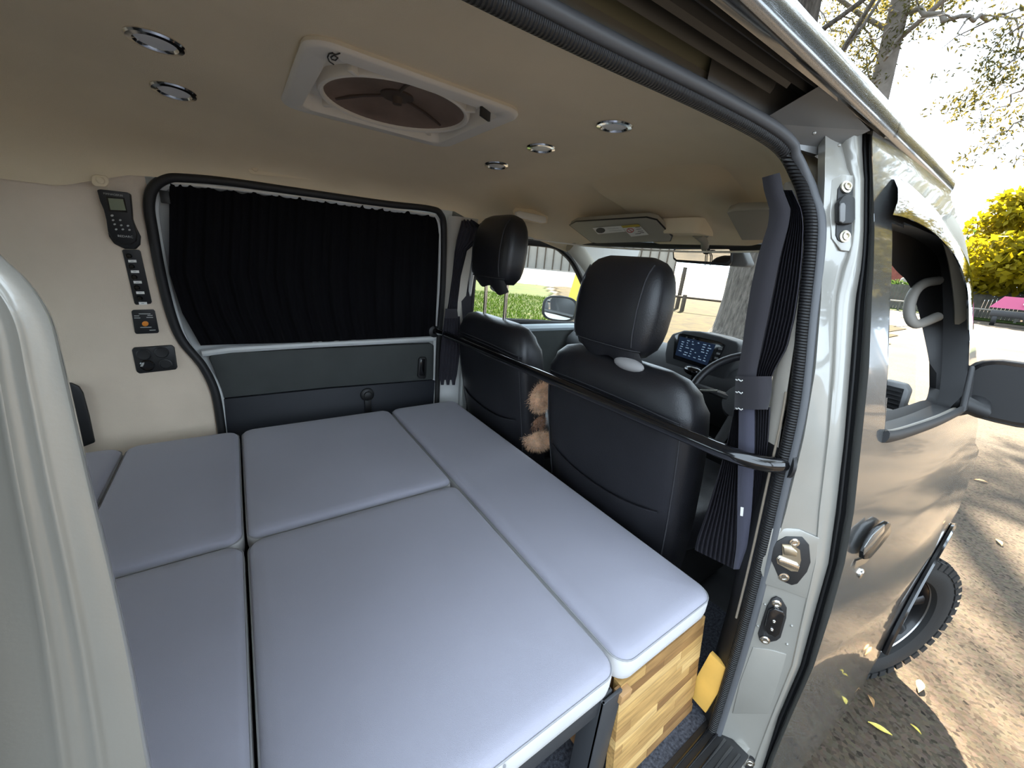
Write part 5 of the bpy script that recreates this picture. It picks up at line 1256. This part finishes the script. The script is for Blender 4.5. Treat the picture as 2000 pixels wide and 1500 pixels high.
# yellow and dark trees beyond the road
def blob_tree(name, label, base, h, rad, n, lm, seed, size=.5):
    t = thing(name, base, label, 'tree'); rs = random.Random(seed)
    build('trunk', G().tube([np.array(base)+np.array([0, 0, -.2]), np.array(base)+np.array([.1, .1, h*.5]), np.array(base)+np.array([0, .1, h*.8])], [.25, .18, .08], 10), m_bark, t)
    g = G()
    for k in range(26):
        a = rs.uniform(0, 6.28); e = rs.uniform(-.8, 1); q = math.sqrt(max(0, 1-e*e))*rs.uniform(.4, .9)
        leaves(g, (base[0]+rad[0]*q*math.cos(a), base[1]+rad[1]*q*math.sin(a), base[2]+h*.58+rad[2]*e*.8), (rad[0]*.38, rad[1]*.38, rad[2]*.22), n, size, seed*77+k, .6, .1)
    build('foliage', g, lm, t, smooth=False, fix=False)['kind'] = 'stuff'
    return t
def far(px, dist): 
    d = ray(px, 600); k = dist/math.hypot(d[0], d[1]); x, y = d[0]*k, d[1]*k; return np.array([x, y, ground_z(x, y)])
blob_tree('yellow_tree', 'bright yellow green tree beyond the far fence', far(2010, 46), 9.2, (5.6, 5.6, 4.2), 420, m_yel, 21, .55)
for k, (x_, y_, h_) in enumerate([(18, -6.5, 8), (25, -8, 10), (12, -10, 9), (33, -7.5, 10), (50, -10, 9), (42, -7, 9)]):
    blob_tree('roadside_tree', ['leafy roadside tree on the right of the road', 'tall roadside tree beyond the first on the right', 'broad roadside tree near the right kerb', 'far roadside tree down the road', 'roadside tree close to the far fence', 'last roadside tree before the far fence'][k], np.array([x_, y_, ground_z(x_, y_)]), h_+5, (4.4, 4.0, 6.0), 330, m_gum, 41+k, .5)
blob_tree('dark_tree', 'dark evergreen behind the yellow tree', far(1905, 58), 8.5, (3.2, 3.2, 3.6), 300, m_dkleaf, 22, .5)
blob_tree('yellow_tree', 'small yellow green tree beside the brick house', far(1852, 54), 5.5, (1.8, 1.8, 2.0), 200, m_yel, 24, .4)
# far timber fence along the road
fp0, fp1 = far(1690, 47), far(2150, 47); nf = 60
ff = thing('timber_fence', fp0, 'grey timber paling fence beyond the road', 'fence'); dv_ = (fp1-fp0)/nf; ang = math.atan2(dv_[1], dv_[0])
for k in range(nf):
    p = fp0+dv_*(k+.5); build('paling', G().box((p[0], p[1], ground_z(p[0], p[1])+1.0), (np.linalg.norm(dv_[:2])*.95, .03, 2.0+.05*math.sin(k*3.1)), Matrix.Rotation(ang, 3, 'Z')), m_fencew, ff, smooth=False)
# hedge on the fence
gh_ = thing('hedge', fp0, 'ragged dark hedge growing over the fence', 'hedge'); g = G()
for k in range(50):
    p = fp0+(fp1-fp0)*k/49; d = p[:2]/np.linalg.norm(p[:2]); leaves(g, (p[0]+d[0]*.8, p[1]+d[1]*.8, ground_z(*p[:2])+1.9), (.7, .7, .55), 60, .3, 900+k, .6, .1)
build('foliage', g, m_dkleaf, gh_, smooth=False, fix=False)['kind'] = 'stuff'
# low white rail in front of the fence
rp0, rp1 = far(1690, 43.5), far(2150, 43.5)
rl = thing('road_rail', rp0, 'low white rail along the far verge', 'rail')
build('rail', G().tube([rp0+np.array([0, 0, .75]), (rp0+rp1)/2+np.array([0, 0, .75]), rp1+np.array([0, 0, .75])], .06, 8), m_offwhite, rl)
for k in range(12):
    p = rp0+(rp1-rp0)*k/11; build('post', G().box((p[0], p[1], ground_z(p[0], p[1])+.35), (.12, .12, .75)), m_fencew, rl)
# brick house beyond the fence
hb = far(1775, 62)
hs_ = thing('brick_house', hb, 'red brick house with a white framed window', 'house')
hd = np.array([hb[0], hb[1], 0])/np.linalg.norm(hb[:2]); hr_ = np.array([hd[1], -hd[0], 0]); rotm = Matrix((Vector(hd), Vector(-hr_), Vector((0, 0, 1)))).transposed()
build('wall', G().box(hb+np.array([0, 0, 3.3])+hd*3, (6, 9, 6.6), rotm), m_brick, hs_)
for dx in (-.9, 1.4):
    wf = build('window', G().box(hb+hr_*(dx)+np.array([0, 0, 4.7]), (.12, 1.6, 1.4), rotm), m_offwhite, hs_)
    for s_ in (-1, 1): build('pane', G().box(hb+hr_*(dx+s_*.38)+np.array([0, 0, 4.7])-hd*.05, (.08, .68, 1.2), rotm), m_black_gloss, wf)
rf = [hb+hr_*a+hd*b+np.array([0, 0, z]) for a, b, z in ((-5, -.5, 6.5), (5, -.5, 6.5), (5, 6.5, 6.5), (-5, 6.5, 6.5), (-2, 3, 8.6), (2, 3, 8.6))]
build('roof', G().add(rf, [(0, 1, 5, 4), (1, 2, 5), (2, 3, 4, 5), (3, 0, 4), (0, 3, 2, 1)]), m_fencew, hs_, smooth=False)
# white van parked before the house
wv = far(1792, 52); wt = thing('parked_car', wv, 'small white car parked before the brick house', 'car')
build('body', G().box(wv+np.array([0, 0, 2.1]), (2.2, 3.6, 1.1), rotm), m_offwhite, wt, bevel=.2, seg=3)
build('cabin', G().box(wv+np.array([0, 0, 2.9]), (1.8, 2.2, .8), rotm), m_offwhite, wt, bevel=.25, seg=3)
# pink trailer
tb = far(2014, 38); d_ = tb[:2]/np.linalg.norm(tb[:2]); tr = thing('sign_trailer', tb, 'trailer with a sloping pink advertising panel', 'trailer')
rv2 = np.array([d_[1], -d_[0], 0]); fv = np.array([d_[0], d_[1], 0]); zz_ = np.array([0, 0, 1.0])
def tp_(a, b, z): return tb+rv2*a+fv*b+zz_*z
build('panel', G().prism([tp_(-1.55, 0, 1.05), (tp_(2.2, 0, 1.05)), tp_(2.4, .5, 1.75), tp_(-1.15, .5, 1.75)], fv*.12+zz_*.0), m_pink, tr)
build('chassis', G().box(tp_(.2, .3, .72), (.9, 3.2, .35), Matrix((Vector(fv), Vector(-rv2), Vector((0, 0, 1)))).transposed()), m_black_pl, tr, bevel=.03)
for a in (-1.15, 1.2):
    build('wheel', G().lathe(tp_(a, .1, .32), rv2, [(.1, -.1), (.32, -.1), (.34, 0), (.32, .1), (.1, .1)], 24), m_tyre, tr)
build('drawbar', G().tube([tp_(0, .1, .55), tp_(-.1, -1.0, .45)], .05, 8), m_chrome, tr)
build('lettering', text_mesh('PRO', .52, tp_(.15, .19, 1.46)-fv*.05, rv2, fv*.58+zz_*.81, .01), m_label, tr, smooth=False, fix=False)
# low post and rail fence in front of the windscreen
for (px, dist, hgt, lb) in ((1322, 20, 1.9, 'tall brown marker post beside the low rail'), (1333, 19, .75, 'short brown bollard joined to the low rail')):
    p = far(px, dist); tag(build('fence_post', G().box((0, 0, hgt/2), (.14, .14, hgt)), m_post, None, bevel=.02), lb, 'post').location = p
p0, p1 = far(1210, 19.4), far(1480, 19.4)
tag(build('post_rail', G().tube([p0+np.array([0, 0, .62]), p1+np.array([0, 0, .62])], .05, 8), m_post, None), 'low brown rail along the verge', 'rail')
# pale building wall with posts beyond the far lawn
q0, q1 = far(900, 66), far(1302, 66); bw = thing('sports_building', q0, 'pale block wall building beyond the far lawn', 'building')
dv2 = (q1-q0); L2 = np.linalg.norm(dv2[:2]); a2 = math.atan2(dv2[1], dv2[0]); mid = (q0+q1)/2
build('wall', G().box((mid[0], mid[1], mid[2]+2.6), (L2, .4, 5.2), Matrix.Rotation(a2, 3, 'Z')), m_offwhite, bw)
for k in range(26):
    p = q0+dv2*k/25; d = p[:2]/np.linalg.norm(p[:2]); build('post', G().box((p[0]-d[0]*.5, p[1]-d[1]*.5, p[2]+2.6), (.15, .15, 5.2)), m_post, bw)
# yellow A board sign by the road
s0 = far(1128, 13); sg = thing('yellow_sign', s0, 'yellow A frame board on the lawn', 'sign')
for s_ in (-1, 1): build('board', G().prism([s0+np.array([s_*.35, -.25, 0]), s0+np.array([s_*.35, .25, 0]), s0+np.array([0, .25, 1.5]), s0+np.array([0, -.25, 1.5])], (s_*.02, 0, 0)), m_yellow, sg)
# grass blades on the near lawn
g = G(); r2 = np.random.default_rng(5)
for _ in range(26000):
    a = r2.uniform(.55, 1.25); r_ = 7.5+11*r2.random()**.8; x, y = r_*math.cos(a), r_*math.sin(a)
    if not inpoly(x, y, [(-6, 4.5), (4.0, 5.2), (9.0, 9.5), (16.5, 20), (12, 27), (-6, 22)]): continue
    h = r2.uniform(.05, .12); b = r2.uniform(0, 6.28); z = ground_z(x, y)+.03
    g.add([(x-.01*math.cos(b), y-.01*math.sin(b), z), (x+.01*math.cos(b), y+.01*math.sin(b), z), (x+r2.normal()*.03, y+r2.normal()*.03, z+h)], [(0, 1, 2)])
o = build('lawn_grass', g, m_grassblade, None, smooth=False, fix=False); tag(o, 'short green grass blades on the lawn', 'grass', kind='stuff')
# fallen leaves on the road
FL = [(1718, 1424, .07, 1.9, 'y', 'yellow pointed leaf lying on the asphalt'), (1795, 1341, .085, .1, 'd', 'curled brown leaf on the road behind the wheel'), (1700, 1370, .05, .6, 'd', 'thin dry twig leaf beside the wheel'), (1788, 1425, .035, 1.2, 'y', 'small pale leaf on the shaded asphalt'),
      (1950, 1060, .09, .4, 'd', 'dry brown leaf on the sunlit road'), (1915, 940, .10, 2.2, 'd', 'dry leaf ahead of the wheel on the road')]
for px, py, L, a, kd, lb in FL:
    p = U(px, py, z=.004); pts = []; rr = []
    for k in range(7):
        t = k/6; w_ = .17*L*math.sin(math.pi*min(max(t, .03), .97)); cx = (t-.5)*L; cz = .010*math.sin(math.pi*t)*(.3 if kd == 'y' else 1)+.001
        rr.append([(cx*math.cos(a)-s_*w_*math.sin(a), cx*math.sin(a)+s_*w_*math.cos(a), cz+.004*abs(s_)) for s_ in (-1, 0, 1)])
    o = build('fallen_leaf', G().grid(rr), m_yleaf if kd == 'y' else m_dleaf, None); tag(o, lb, 'leaf', 'fallen leaves on the road'); o.location = p
for o in bpy.data.objects:
    if '_o' in o: del o['_o']
